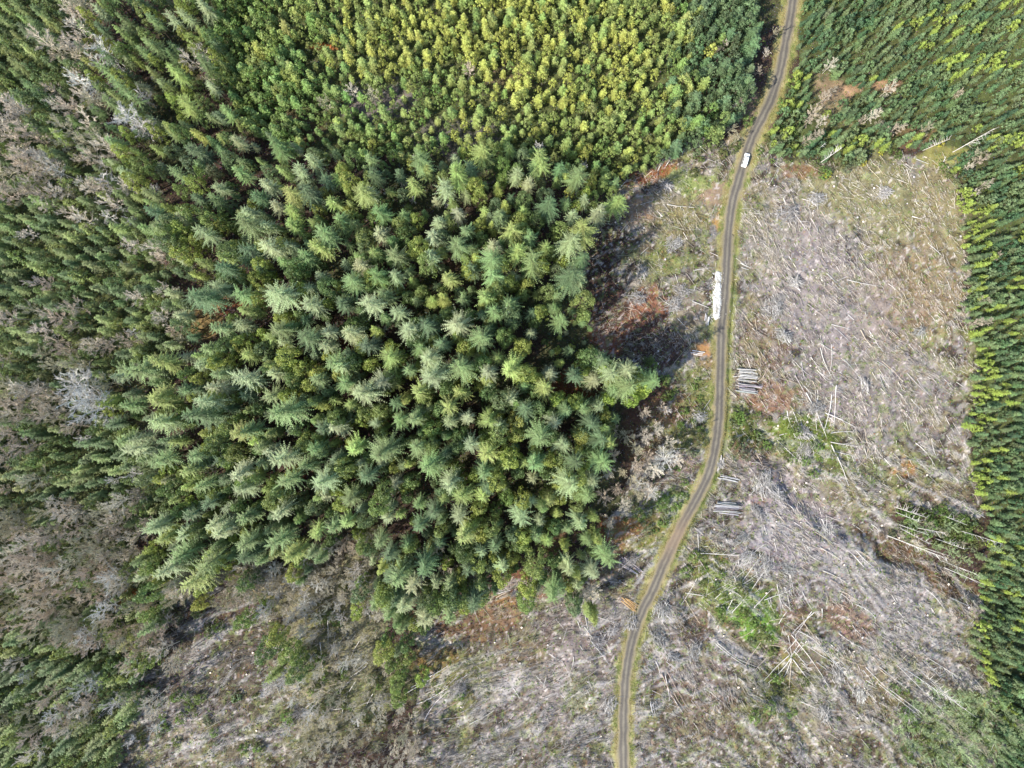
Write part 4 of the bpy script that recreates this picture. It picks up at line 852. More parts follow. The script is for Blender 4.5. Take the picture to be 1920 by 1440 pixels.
# --- plantations
def tint_plant(px, py, r):
    edge = px < 1870 and py > 340
    k = r.random() + (.25 if edge else -.1) + (.1 if py > 600 and edge else 0) + (vnoise(px, py, 60, 931) - .5) * .6
    if k > .85: return "bright yellow-green", jit((.29, .35, .065), r)
    if k > .4: return "fresh green", jit((.17, .23, .10), r)
    if k > .05: return "deep green", jit((.115, .175, .075), r)
    return "bluish green", jit((.08, .145, .065), r)
NE_GAPS = [(1555, 165, 36, 42), (1605, 170, 20, 14), (1660, 160, 34, 13), (1535, 225, 26, 24), (1640, 222, 30, 12), (1700, 240, 30, 10), (1745, 240, 20, 8), (1445, 150, 46, 40), (1440, 200, 30, 30), (1790, 270, 44, 18), (1840, 305, 20, 22), (1850, 355, 22, 14), (1790, 1010, 70, 34)]
pp = scatter(S_NE, lambda x, y: 12.3 + 7 * (vnoise(x, y, 40, 951) > .8), seed=81, avoid=NE_GAPS) + scatter(S_STRIP, lambda x, y: 11.8 + 6 * (vnoise(x, y, 30, 952) > .82), seed=82, avoid=NE_GAPS)
print("plant", populate(PLANT, pp, tint_plant, lambda px, py, r: r.uniform(.6, 1.15) * (1.35 if py > 1280 else 1), lambda t, px, py, h: f"{'taller' if h > 10 else 'short'} {t} plantation fir {where(px, py)}", "plantation firs along the edge of the clearcut",
      "plantation_stand", "dense plantation of young firs along the straight edge of the clearcut", seed=83))
# --- shrubs
SH = [(1495, 245), (1480, 262), (1460, 255), (1510, 268), (1450, 280), (1470, 240), (1420, 280), (1430, 272), (1545, 310), (1590, 300), (1560, 315), (1600, 310), (1620, 265), (1650, 270), (1680, 275), (1770, 268), (1790, 300), (1800, 320), (1815, 345), (1700, 265), (1640, 280), (1330, 270), (1350, 275), (1310, 285), (1380, 275),
      (1290, 760), (1300, 790), (1275, 800), (1310, 720), (1320, 760), (1280, 830), (1300, 850), (1265, 880), (1270, 940), (1250, 955), (1285, 930), (1240, 980), (1220, 1000), (1200, 985), (1310, 820), (1260, 730), (1245, 750), (1230, 690), (1215, 680), (1240, 720), (1380, 760), (1400, 790), (1420, 810), (1440, 800), (1390, 820), (1410, 840), (1370, 800), (1450, 840),
      (1500, 800), (1520, 870), (1545, 850), (1560, 870), (1470, 830), (1490, 860), (1540, 880), (1300, 1050), (1320, 1070), (1300, 1090), (1330, 1110), (1350, 1090), (1360, 1130), (1390, 1120), (1400, 1150), (1420, 1170), (1380, 1170), (1410, 1200), (1430, 1190), (1390, 1100), (1440, 1220), (1350, 1160), (1470, 1270), (1450, 1290), (1490, 1300), (1460, 1320), (1430, 1350),
      (1500, 1340), (1560, 1350), (1720, 985), (1745, 1000), (1770, 1010), (1760, 985), (1790, 1025), (1800, 1000), (1690, 990), (1815, 1040), (1830, 1010), (1730, 1270), (1715, 1295), (1690, 1300), (600, 1240), (620, 1270), (640, 1300), (620, 1320), (660, 1330), (700, 1310), (580, 1290), (600, 1330), (650, 1260), (1050, 700), (1070, 715), (1035, 1000), (800, 1330), (820, 1300), (870, 1320),
      (1180, 950), (1190, 960), (1215, 955), (1140, 1010), (1420, 215), (1400, 230), (1370, 285), (1305, 310), (1470, 200), (1500, 205), (1480, 180), (1500, 160)]
def tint_sh(px, py, r):
    k = r.random()
    if px > 1400 and 260 < py < 330 and k < .3: return "yellow", jit((.42, .38, .04), r)
    if k < .5: return "bright green", jit((.15, .22, .05), r)
    if k < .8: return "olive", jit((.13, .15, .045), r)
    return "grey-green", jit((.17, .2, .11), r)
SH += [(random.uniform(250, 520), random.uniform(1110, 1400)) for _ in range(30)]
SH += [(random.uniform(500, 720), random.uniform(1070, 1360)) for _ in range(14)]
SH += [(1700 + 130 * random.random(), 960 + 75 * random.random()) for _ in range(34)] + [(1690 + 200 * random.random(), 1300 + 130 * random.random()) for _ in range(30)]
sh2 = [(px + rng.normal(0, 9), py + rng.normal(0, 9)) for px, py in SH for _ in range(2)][:420]
print("shrubs", populate(SHRUB, sh2, tint_sh, lambda px, py, r: r.uniform(.6, 1.25), lambda t, px, py, h: f"{'large' if h > 2.4 else 'small'} {t} shrub {where(px, py)}", "leafy shrubs on the clearings", "shrub_mass", "low shrubs outside the clearings", seed=92, cap=300))

# ------------------------------------------------------------------ logs, poles, snags, stumps, brush piles
def log_mesh(name, L, r0, r1, mats, bend=0.0, branches=0, seed=0, n=8, end=True):
    """a tapered log along +X from the origin, with cut faces and short limb stubs"""
    r = np.random.default_rng(seed); s = Soup(); seg = max(3, int(L / 2.5)); xs = np.linspace(0, L, seg + 1)
    yy = bend * L * np.sin(np.linspace(0, math.pi, seg + 1)) + np.cumsum(r.normal(0, .03 * L / seg, seg + 1)); rad = np.linspace(r0, r1, seg + 1) * r.uniform(.92, 1.08, seg + 1)
    th = np.arange(n) * 2 * math.pi / n
    V = np.stack([np.column_stack([np.full(n, x), y + np.cos(th) * q, np.sin(th) * q]) for x, y, q in zip(xs, yy, rad)]).reshape(-1, 3)
    Q = [[i * n + k, i * n + (k + 1) % n, (i + 1) * n + (k + 1) % n, (i + 1) * n + k] for i in range(seg) for k in range(n)]
    s.add(V, quads=np.array(Q)[:, ::-1], val=np.repeat(r.uniform(.85, 1.1, seg), n))
    for i, x, y, q, fl in ((0, xs[0], yy[0], rad[0], 1), (seg, xs[-1], yy[-1], rad[-1], -1)):
        W = np.concatenate([V[i * n:(i + 1) * n], [[x, y, 0]]]); T = np.array([[k, (k + 1) % n, n][::fl] for k in range(n)])
        s.add(W, tris=T, val=1.25, mat=1 if len(mats) > 1 else 0)
    if branches:
        P0, P1 = [], []
        for b in range(branches):
            u = r.uniform(.25, .98); x = u * L; y = np.interp(x, xs, yy); a = r.uniform(0, 6.28); l = r.uniform(.6, 3.2) * (1.3 - u * .5)
            d = unit(np.array([r.uniform(.3, .9), math.cos(a), abs(math.sin(a)) * .8])); P0.append([x, y, 0]); P1.append(np.array([x, y, 0]) + d * l)
        add_prisms(s, np.array(P0), np.array(P1), .05, .02, val=np.full(branches, 1.05))
    return s.mesh(name, mats)
M_CUT = wood_mat("cut_face", fixed=(.45, .36, .24))
WHITEW, GREYW, TANW, BROWNW, REDW = (.52, .49, .455), (.33, .31, .295), (.40, .33, .25), (.24, .19, .155), (.42, .25, .14)

def lay(name, cat, p1, p2, r0, r1, tint, label, group, bend=0, branches=0, lift=.3, seed=0, h2=0.0):
    (x1, y1), (x2, y2) = P(*p1), P(*p2); L = math.hypot(x2 - x1, y2 - y1)
    z1 = float(height(np.array([x1]), np.array([y1]))[0]) + lift; z2 = float(height(np.array([x2]), np.array([y2]))[0]) + lift + h2
    L3 = math.sqrt(L * L + (z2 - z1) ** 2); o = new_obj(name, log_mesh(name, L3, r0, r1, [M_WOOD, M_WOOD], bend, branches, seed), loc=(x1, y1, z1))
    o.rotation_euler = (0, -math.asin((z2 - z1) / L3), math.atan2(y2 - y1, x2 - x1)); o.color = (*tint, 1)
    o['label'] = label; o['category'] = cat; o['group'] = group; return o

LOGS = [  # fallen poles and logs: x1,y1,x2,y2,radius,tint,branches
    (1512, 736, 1549, 818, .2, WHITEW, 2), (1534, 747, 1532, 808, .16, WHITEW, 3), (1559, 740, 1547, 806, .17, WHITEW, 2), (1567, 722, 1566, 800, .16, WHITEW, 2), (1476, 770, 1488, 806, .15, WHITEW, 1), (1487, 772, 1500, 803, .15, WHITEW, 1), (1498, 772, 1508, 806, .14, WHITEW, 1), (1520, 770, 1510, 803, .15, WHITEW, 2),
    (1465, 816, 1532, 814, .15, WHITEW, 4), (1560, 812, 1602, 808, .16, WHITEW, 3), (1549, 774, 1605, 800, .15, WHITEW, 4), (1557, 829, 1615, 839, .16, WHITEW, 4), (1565, 847, 1605, 857, .15, WHITEW, 3), (1557, 834, 1590, 912, .19, WHITEW, 3), (1462, 827, 1505, 865, .15, WHITEW, 4),
    (1504, 680, 1515, 722, .14, GREYW, 1), (1540, 652, 1557, 705, .15, WHITEW, 1), (1559, 645, 1557, 702, .13, WHITEW, 1), (1560, 608, 1595, 617, .15, WHITEW, 0), (1564, 612, 1592, 640, .13, GREYW, 0), (1590, 590, 1622, 620, .14, WHITEW, 0), (1630, 620, 1655, 660, .14, WHITEW, 1), (1667, 617, 1660, 640, .15, TANW, 0), (1550, 512, 1580, 540, .14, GREYW, 0), (1588, 525, 1650, 537, .13, WHITEW, 1), (1480, 480, 1500, 512, .14, WHITEW, 0),
    (1390, 492, 1408, 500, .2, WHITEW, 0), (1392, 501, 1406, 505, .17, WHITEW, 0), (1378, 523, 1416, 520, .17, TANW, 0), (1298, 565, 1329, 577, .17, WHITEW, 0), (1300, 508, 1330, 503, .17, WHITEW, 1), (1265, 515, 1272, 538, .13, WHITEW, 0), (1270, 597, 1286, 614, .13, WHITEW, 0), (1376, 672, 1385, 686, .17, WHITEW, 0), (1420, 717, 1438, 692, .15, TANW, 0),
    (1515, 570, 1550, 600, .12, GREYW, 0), (1445, 665, 1480, 720, .13, TANW, 0), (1700, 700, 1740, 742, .13, GREYW, 1), (1690, 700, 1680, 724, .12, TANW, 0), (1708, 748, 1725, 768, .14, WHITEW, 0), (1650, 705, 1680, 760, .13, GREYW, 1), (1720, 710, 1745, 742, .13, GREYW, 0), (1770, 780, 1785, 810, .12, WHITEW, 0), (1715, 830, 1750, 872, .13, WHITEW, 1), (1745, 835, 1760, 865, .13, WHITEW, 0), (1650, 775, 1643, 790, .15, TANW, 0),
    (1635, 860, 1652, 893, .13, WHITEW, 0), (1630, 842, 1608, 880, .13, TANW, 2), (1700, 925, 1720, 908, .17, TANW, 0), (1605, 940, 1628, 928, .14, BROWNW, 0), (1692, 940, 1712, 920, .13, BROWNW, 0), (1495, 915, 1502, 926, .2, WHITEW, 0), (1480, 945, 1540, 1000, .14, WHITEW, 2), (1490, 950, 1525, 990, .12, WHITEW, 1), (1510, 980, 1560, 1020, .13, GREYW, 1), (1555, 990, 1568, 1007, .18, WHITEW, 0), (1505, 1008, 1516, 1040, .15, WHITEW, 0), (1478, 1025, 1492, 1055, .17, GREYW, 0), (1545, 1015, 1560, 1035, .13, WHITEW, 0), (1600, 1040, 1618, 1063, .2, WHITEW, 0), (1452, 1010, 1458, 1035, .16, WHITEW, 0), (1640, 985, 1655, 1000, .14, WHITEW, 1), (1555, 1085, 1600, 1110, .14, BROWNW, 0), (1470, 1100, 1480, 1145, .12, WHITEW, 2), (1457, 1095, 1475, 1150, .13, WHITEW, 2), (1495, 1110, 1512, 1135, .13, GREYW, 0), (1540, 1140, 1540, 1160, .16, WHITEW, 0), (1735, 1103, 1768, 1140, .12, WHITEW, 0), (1715, 1140, 1726, 1150, .2, BROWNW, 0), (1780, 1120, 1820, 1142, .13, GREYW, 0), (1700, 1166, 1738, 1190, .13, GREYW, 0),
    (1525, 1147, 1482, 1186, .17, WHITEW, 1), (1521, 1146, 1490, 1190, .15, WHITEW, 1), (1442, 1163, 1490, 1155, .13, TANW, 0), (1460, 1170, 1487, 1135, .13, WHITEW, 0), (1482, 1232, 1440, 1280, .18, WHITEW, 2), (1478, 1228, 1432, 1275, .15, WHITEW, 1), (1482, 1234, 1463, 1283, .15, WHITEW, 1), (1482, 1232, 1482, 1312, .13, TANW, 1), (1485, 1235, 1522, 1284, .15, WHITEW, 3), (1494, 1182, 1542, 1212, .15, WHITEW, 2), (1481, 1188, 1548, 1286, .14, WHITEW, 2), (1500, 1200, 1478, 1232, .15, WHITEW, 1), (1492, 1196, 1470, 1225, .14, WHITEW, 1), (1510, 1200, 1490, 1228, .14, WHITEW, 1), (1476, 1190, 1484, 1230, .13, WHITEW, 0), (1440, 1236, 1462, 1222, .12, TANW, 0),
    (1287, 1114, 1385, 1135, .16, WHITEW, 4), (1307, 1085, 1277, 1136, .16, WHITEW, 2), (1300, 1032, 1328, 1078, .16, GREYW, 3), (1307, 1000, 1310, 1075, .13, WHITEW, 2), (1327, 1115, 1400, 1066, .14, WHITEW, 5), (1370, 1147, 1432, 1067, .15, WHITEW, 4), (1362, 1145, 1436, 1034, .15, WHITEW, 4), (1312, 1037, 1395, 1043, .16, WHITEW, 5), (1320, 1025, 1362, 1019, .13, WHITEW, 3), (1345, 1205, 1427, 1252, .16, WHITEW, 1), (1427, 1205, 1385, 1282, .14, TANW, 0), (1342, 1207, 1398, 1248, .13, WHITEW, 0), (1330, 1078, 1325, 1118, .13, GREYW, 2), (1440, 1235, 1415, 1256, .15, TANW, 0), (1302, 1190, 1345, 1184, .12, BROWNW, 2), (1420, 1175, 1380, 1200, .12, TANW, 0),
    (1095, 1145, 1120, 1235, .13, WHITEW, 1), (1100, 1150, 1160, 1170, .12, WHITEW, 1), (1108, 1200, 1140, 1245, .13, WHITEW, 1), (1030, 1225, 1055, 1240, .15, WHITEW, 0), (1055, 1240, 1072, 1275, .13, GREYW, 0), (1074, 1228, 1070, 1252, .12, WHITEW, 0), (1098, 1300, 1106, 1294, .14, WHITEW, 0), (965, 1235, 985, 1250, .14, GREYW, 0), (1005, 1265, 1025, 1290, .12, WHITEW, 0), (962, 1290, 974, 1310, .18, WHITEW, 0), (1050, 1300, 1062, 1316, .13, WHITEW, 0), (1230, 1240, 1238, 1265, .13, WHITEW, 0), (1320, 1335, 1350, 1350, .13, GREYW, 0), (1240, 1262, 1275, 1330, .2, BROWNW, 0), (1250, 1258, 1292, 1335, .18, BROWNW, 0), (1330, 1295, 1360, 1318, .13, WHITEW, 1), (1410, 1300, 1442, 1322, .13, GREYW, 1), (1502, 1315, 1550, 1332, .14, WHITEW, 5), (1615, 1285, 1635, 1308, .16, WHITEW, 1), (1635, 1330, 1620, 1336, .14, WHITEW, 1), (1697, 1325, 1683, 1358, .14, WHITEW, 0), (1620, 1272, 1640, 1284, .15, WHITEW, 0),
    (572, 1115, 573, 1177, .16, WHITEW, 1), (616, 1155, 615, 1222, .16, WHITEW, 1), (602, 1202, 609, 1280, .2, WHITEW, 1), (600, 1276, 697, 1271, .17, TANW, 4), (687, 1240, 642, 1270, .16, WHITEW, 2), (600, 1292, 652, 1305, .17, TANW, 1), (667, 1277, 640, 1345, .15, WHITEW, 1), (620, 1330, 695, 1316, .18, WHITEW, 2), (510, 1255, 534, 1315, .17, GREYW, 1), (695, 1332, 716, 1358, .17, WHITEW, 0), (598, 1292, 593, 1336, .14, WHITEW, 0), (675, 1200, 645, 1265, .15, WHITEW, 2), (630, 1185, 622, 1230, .14, WHITEW, 1), (688, 1248, 650, 1275, .14, WHITEW, 1), (700, 1300, 685, 1330, .13, WHITEW, 0), (540, 1120, 602, 1155, .14, WHITEW, 2), (580, 1150, 640, 1110, .14, TANW, 2),
    (780, 1322, 840, 1287, .2, WHITEW, 1), (795, 1352, 837, 1297, .2, WHITEW, 1), (795, 1273, 840, 1247, .17, WHITEW, 2), (880, 1357, 927, 1330, .16, WHITEW, 0), (815, 1350, 905, 1335, .14, GREYW, 1), (760, 1300, 825, 1262, .16, WHITEW, 2), (835, 1290, 870, 1262, .14, GREYW, 1), (770, 1290, 800, 1272, .14, WHITEW, 1), (790, 1340, 812, 1322, .13, TANW, 0), (830, 1330, 880, 1300, .16, BROWNW, 0), (930, 1120, 962, 1103, .2, TANW, 0), (935, 1112, 958, 1106, .16, WHITEW, 0), (985, 1045, 1012, 1085, .15, GREYW, 1), (1005, 1050, 1008, 1090, .14, GREYW, 1), (1025, 1080, 1045, 1045, .13, TANW, 1), (900, 1135, 925, 1165, .13, TANW, 1), (880, 1110, 900, 1170, .13, GREYW, 1), (1210, 905, 1252, 903, .16, TANW, 0), (1265, 840, 1310, 845, .12, WHITEW, 1),
    (1277, 293, 1292, 266, .17, WHITEW, 1), (1232, 322, 1242, 300, .17, WHITEW, 0), (1248, 312, 1262, 294, .16, WHITEW, 0), (1162, 354, 1178, 334, .18, WHITEW, 2), (1222, 322, 1206, 336, .14, TANW, 0), (1180, 350, 1225, 346, .14, REDW, 0), (1230, 340, 1236, 312, .13, BROWNW, 0), (1332, 405, 1341, 382, .13, GREYW, 0), (1250, 385, 1300, 392, .13, WHITEW, 1), (1200, 385, 1225, 378, .13, WHITEW, 1), (1150, 395, 1172, 372, .14, TANW, 0), (1250, 700, 1290, 650, .14, BROWNW, 2), (1190, 640, 1230, 620, .12, BROWNW, 1), (1160, 565, 1185, 540, .12, BROWNW, 0), (1110, 480, 1130, 510, .14, BROWNW, 0), (1085, 705, 1100, 690, .14, GREYW, 0), (1180, 600, 1185, 570, .12, TANW, 1),
    (1720, 297, 1744, 306, .13, WHITEW, 0), (1770, 304, 1776, 292, .18, WHITEW, 1), (1440, 348, 1455, 320, .14, GREYW, 0), (1465, 345, 1485, 370, .13, BROWNW, 0), (1505, 372, 1535, 382, .13, WHITEW, 1), (1490, 400, 1510, 430, .13, WHITEW, 2), (1540, 395, 1550, 410, .14, TANW, 0), (1605, 388, 1615, 402, .14, WHITEW, 0), (1712, 405, 1725, 410, .2, WHITEW, 1), (1745, 460, 1765, 480, .13, WHITEW, 1), (366, 870, 395, 845, .2, BROWNW, 0), (505, 905, 508, 870, .2, GREYW, 0), (848, 490, 868, 478, .16, WHITEW, 0), (430, 1060, 460, 1040, .14, GREYW, 1)]
rl = np.random.default_rng(55)
for (cx, cy, sx, sy, ang, sp, n) in ((1400, 1100, 45, 40, -38, 16, 13), (1365, 1110, 50, 40, 10, 25, 8), (1470, 1110, 30, 40, 70, 14, 10), (1500, 980, 60, 40, 38, 9, 16), (1570, 1040, 70, 40, 35, 10, 12), (1530, 780, 40, 45, 80, 14, 9), (1520, 720, 60, 40, 55, 14, 10), (1600, 680, 70, 50, 50, 12, 10),
                                      (1500, 1230, 40, 40, 45, 18, 10), (1600, 1250, 70, 40, 35, 10, 12), (1640, 1150, 90, 50, 40, 9, 10), (620, 1260, 60, 60, -40, 22, 14), (600, 1180, 60, 50, 85, 14, 10), (820, 1290, 60, 45, -33, 9, 14), (1120, 1200, 30, 40, 55, 14, 9), (1290, 1290, 50, 40, 50, 14, 8)):
    for _ in range(n):
        x_, y_ = cx + rl.normal(0, sx * .6), cy + rl.normal(0, sy * .6); a_ = R(ang + rl.normal(0, sp)); l_ = rl.uniform(7, 26)
        if 8 < road_gap(*(float(q) for q in P(x_, y_))): LOGS.append((x_ - l_ * math.cos(a_), y_ - l_ * math.sin(a_), x_ + l_ * math.cos(a_), y_ + l_ * math.sin(a_), rl.uniform(.1, .15), [WHITEW, WHITEW, GREYW, TANW][rl.integers(4)], int(rl.integers(0, 4))))
tn = {WHITEW: "bleached white", GREYW: "weathered grey", TANW: "pale tan", BROWNW: "dark brown", REDW: "reddish"}
for j, (x1, y1, x2, y2, r, tint, br) in enumerate(LOGS):
    Lm = math.hypot(x2 - x1, y2 - y1) / K; nm = "fallen_pole" if Lm > 9 else "fallen_log"
    lay(nm, "log", (x1, y1), (x2, y2), r * .85, r * .35, tuple(jit(tint, rng, .1)), f"{'lengthy' if Lm > 14 else 'long' if Lm > 9 else 'medium' if Lm > 5 else 'short'} {tn[tint]} fallen log {'with broken limbs ' if br > 2 else ''}{where((x1 + x2) / 2, (y1 + y2) / 2)}", "fallen logs and poles", bend=rng.normal(0, .035), branches=br * 2, lift=.25 + .25 * (Lm > 9), seed=j)

# tall standing snags: ground point, then where the top shows
SNAGS = [(1677, 950, 1742, 972), (1685, 962, 1730, 981), (1690, 985, 1745, 1005), (1765, 965, 1815, 985), (1671, 1007, 1788, 1052), (1690, 990, 1748, 1022), (1755, 1010, 1812, 1031), (1740, 1030, 1790, 1046), (1775, 1055, 1842, 1081), (1777, 1067, 1853, 1099), (1840, 1007, 1880, 1020), (1720, 990, 1775, 1000), (1800, 995, 1850, 1010),
         (1645, 1247, 1700, 1292), (1727, 1235, 1768, 1275), (1738, 1232, 1795, 1268), (1680, 1245, 1766, 1331), (1692, 1250, 1782, 1312), (1717, 1250, 1785, 1312), (1645, 1280, 1724, 1342), (1662, 1288, 1722, 1332), (1740, 1275, 1800, 1325), (1755, 1290, 1830, 1345), (1560, 1225, 1600, 1262), (1540, 1215, 1592, 1275),
         (1789, 284, 1866, 240), (1732, 281, 1784, 259), (1539, 304, 1582, 275), (1533, 281, 1549, 267), (370, 1070, 345, 1090), (455, 1080, 430, 1110), (490, 1065, 470, 1090), (188, 1350, 160, 1385), (210, 1320, 180, 1350), (200, 1335, 165, 1362), (385, 215, 375, 205)]
for j, (bx, by, tx, ty) in enumerate(SNAGS):
    x1, y1 = P(bx, by); x1, y1 = float(x1), float(y1); tX, tY = (float(q) for q in P(tx, ty))
    rb, rt = math.hypot(x1, y1), math.hypot(tX, tY); h = float(np.clip(CAM_H * (1 - rb / max(rt, rb + 1)), 7, 42))
    f = (CAM_H - h) / CAM_H; x2, y2 = tX * f, tY * f
    z = float(height(np.array([x1]), np.array([y1]))[0]) - .2; d = Vector((x2 - x1, y2 - y1, h)); L = d.length
    o = new_obj("snag", log_mesh("snag", L, .09 + .003 * L, .04, [M_WOOD, M_WOOD], rng.normal(0, .012), int(rng.uniform(.3, 1.5) * L), 900 + j), loc=(x1, y1, z))
    o.rotation_euler = d.to_track_quat('X', 'Z').to_euler(); tint = WHITEW if j < 29 else GREYW; o.color = (*jit(tint, rng, .1), 1)
    o['label'] = f"{'tall' if h > 18 else 'short'} {'bleached' if j < 29 else 'grey'} standing snag with stub limbs {where(bx, by)}"; o['category'] = "snag"; o['group'] = "standing dead snags"

# log decks: rows of logs stacked side by side
def deck(cx, cy, ang, L, n, rows, tint, what, rad=.22, gap=2.1):
    """ang: image angle of the logs in degrees (clockwise from the frame's horizontal)"""
    x, y = P(cx, cy); a = -R(ang); u = np.array([math.cos(a), math.sin(a)]); v = np.array([-u[1], u[0]])
    zb = float(height(np.array([float(x)]), np.array([float(y)]))[0]); j = 0
    for row in range(rows):
        for k in range(n - row):
            r = rad * rng.uniform(.5, 1.1); off = (k - (n - 1 - row) / 2) * rad * gap + rng.normal(0, .12); l = L * rng.uniform(.6, 1.1)
            c = np.array([x, y]) + v * off - u * l / 2 + u * rng.normal(0, .5); da = rng.normal(0, .07)
            o = new_obj("decked_log", log_mesh("decked_log", l, r, r * .8, [M_WOOD, M_CUT], rng.normal(0, .006), 0, 2000 + j + int(cx)), loc=(c[0], c[1], zb + .35 + r + row * rad * 1.75))
            o.rotation_euler = (0, 0, a + da); o.color = (*(jit(tint, rng, .1) * rng.choice([1, .85, .6], p=[.5, .3, .2])), 1); j += 1
            o['label'] = f"{'upper' if row else 'lower'} {what}"; o['category'] = "log"; o['group'] = "logs decked in stacks along the road"
deck(1399, 703, 6, 7.0, 11, 2, (.40, .385, .36), "bleached log in the paler of two decks beside the road", .2)
deck(1400, 728, 5, 8.4, 8, 2, (.30, .285, .285), "grey-white log in the lower of two decks beside the road", .2)
deck(1326, 598, 98, 3.6, 5, 1, (.46, .45, .44), "white log leaning by the white rock pile", .2)
deck(1351, 868, 94, 5.2, 7, 1, (.40, .37, .36), "pale log of the small deck touching the road's outer bend", .18)
deck(1365, 897, 12, 7.0, 6, 1, (.33, .31, .31), "grey log of the short deck on the road's outer bend", .2)
deck(1362, 952, 4, 9.8, 10, 2, (.33, .315, .32), "grey-white log in the big deck on the road's outer bend", .2)
deck(1308, 661, 8, 5.0, 5, 1, WHITEW, "white log in the small deck by the orange dirt", .18)
deck(1182, 1060, 30, 9.0, 8, 1, (.34, .30, .30), "dark grey log in the deck on the road's inner bend", .21)
deck(1182, 1132, 38, 6.0, 5, 1, (.40, .25, .11), "orange-stained log in the deck beside the road", .22)
deck(1225, 1330, 80, 5.5, 5, 1, (.40, .385, .38), "pale log in the bottom roadside deck", .2)
deck(1605, 1298, 96, 2.6, 4, 1, WHITEW, "short white log standing out in the dark hollow", .18)

# brush piles
def brush_pile(px, py, rad, hgt, tint, seed):
    r = np.random.default_rng(seed); n = int(120 * rad / 3); s = Soup(); main = r.uniform(0, 3.14); asp = r.uniform(.55, .95)
    a = r.uniform(0, 6.28, n); q = rad * np.sqrt(r.random(n)) * (1 + .25 * np.sin(a * 3 + r.uniform(0, 6))); z = hgt * np.maximum(0, 1 - (q / rad) ** 1.4) + r.normal(0, .15, n) + .15
    ta = np.where(r.random(n) < .55, main + r.normal(0, .45, n), r.uniform(0, 6.28, n)); L = r.gamma(2.2, .75, n) + .6; d = np.column_stack([np.cos(ta), np.sin(ta), r.normal(0, .2, n)]) * L[:, None] / 2
    X = q * np.cos(a); Y = q * np.sin(a) * asp
    c = np.column_stack([X * math.cos(main) - Y * math.sin(main), X * math.sin(main) + Y * math.cos(main), np.maximum(z, .2)])
    add_prisms(s, c - d, c + d, r.uniform(.04, .13, n), .03, val=r.uniform(.35, 1.2, n))
    x, y = (float(t) for t in P(px, py)); o = new_obj("brush_pile", s.mesh("brush_pile", [M_WOOD]), loc=(x, y, float(height(np.array([x]), np.array([y]))[0]) - .1)); o.color = (*tint, 1)
    o['label'] = f"{'large' if rad > 4 else 'small'} pale brush pile of tangled branches {where(px, py)}"; o['category'] = "brush pile"; o['group'] = "brush piles on the clearcut"
for j, (px, py, rd, hh) in enumerate([(1202, 512, 3.6, 2.2), (1193, 560, 3.8, 2.4), (1264, 458, 3.8, 1.6), (1262, 572, 4.2, 2.6), (1278, 545, 3, 1.6), (1475, 400, 5.2, 2.2), (1532, 372, 3.8, 2.2), (1452, 578, 4.5, 2.4), (1490, 527, 3.2, 2.4), (1468, 630, 4, 2.6), (1460, 560, 3.0, 1.6), (1248, 348, 2.8, 2), (1722, 622, 3, 2.2), (1662, 360, 3, 1),
                                 (1622, 722, 3.2, 2.4), (1530, 765, 4.2, 1.6), (1508, 812, 4.0, 1.8), (1510, 848, 4.4, 1.8), (1180, 1165, 4, 1.6), (1240, 1140, 4.2, 1.8), (1235, 1195, 4.5, 1.8), (1150, 1180, 3.8, 1.6), (1142, 1320, 4, 1.8), (1235, 1320, 3, 1.4), (1430, 905, 5.2, 1.5), (1455, 925, 4.2, 1.2), (1420, 960, 3.6, 1.4), (1390, 1010, 3.2, 1), (1185, 1050, 3.6, 1.6), (1545, 1335, 4.4, 1.6), (1610, 1300, 3.2, 1.6), (1380, 195, 2.6, 1.5), (1565, 1260, 3.8, 1.6), (1705, 1335, 3.4, 1.4),
                                 (1350, 870, 2.4, 1), (1400, 1045, 4.5, 1.6), (1430, 1060, 5, 1.4), (1300, 1220, 4, 1.2), (1260, 1230, 3.4, 1.3), (560, 1335, 3, 1.4), (860, 1290, 4, 1.5), (1010, 1075, 4, 1.5), (1310, 780, 2.6, 1.3), (1555, 1000, 4, 1), (1480, 1070, 4, 1), (1120, 1200, 4, 1.4)]):
    brush_pile(px, py, rd * .9, hh, tuple(jit((.42, .40, .385), rng, .18)), 3000 + j)

# stumps
def stump_mesh(seed):
    r = np.random.default_rng(seed); s = Soup(); n = 9; th = np.arange(n) * 2 * math.pi / n; rr = .45 * r.uniform(.85, 1.15, n); h = .6
    V = np.concatenate([np.column_stack([np.cos(th) * rr * 1.5, np.sin(th) * rr * 1.5, np.full(n, -.3)]), np.column_stack([np.cos(th) * rr * 1.08, np.sin(th) * rr * 1.08, np.full(n, .2)]), np.column_stack([np.cos(th) * rr, np.sin(th) * rr, h + r.normal(0, .03, n)])])
    Q = [[i * n + k, i * n + (k + 1) % n, (i + 1) * n + (k + 1) % n, (i + 1) * n + k] for i in range(2) for k in range(n)]
    s.add(V, quads=np.array(Q), val=.7); s.add(np.concatenate([V[2 * n:], [[0, 0, h + .02]]]), tris=np.array([[k, (k + 1) % n, n] for k in range(n)]), val=1.15, mat=1)
    return s.mesh("stump", [M_BARK, M_WOOD])
SM = [stump_mesh(4000 + i) for i in range(4)]; k = 0
rs = np.random.default_rng(77)
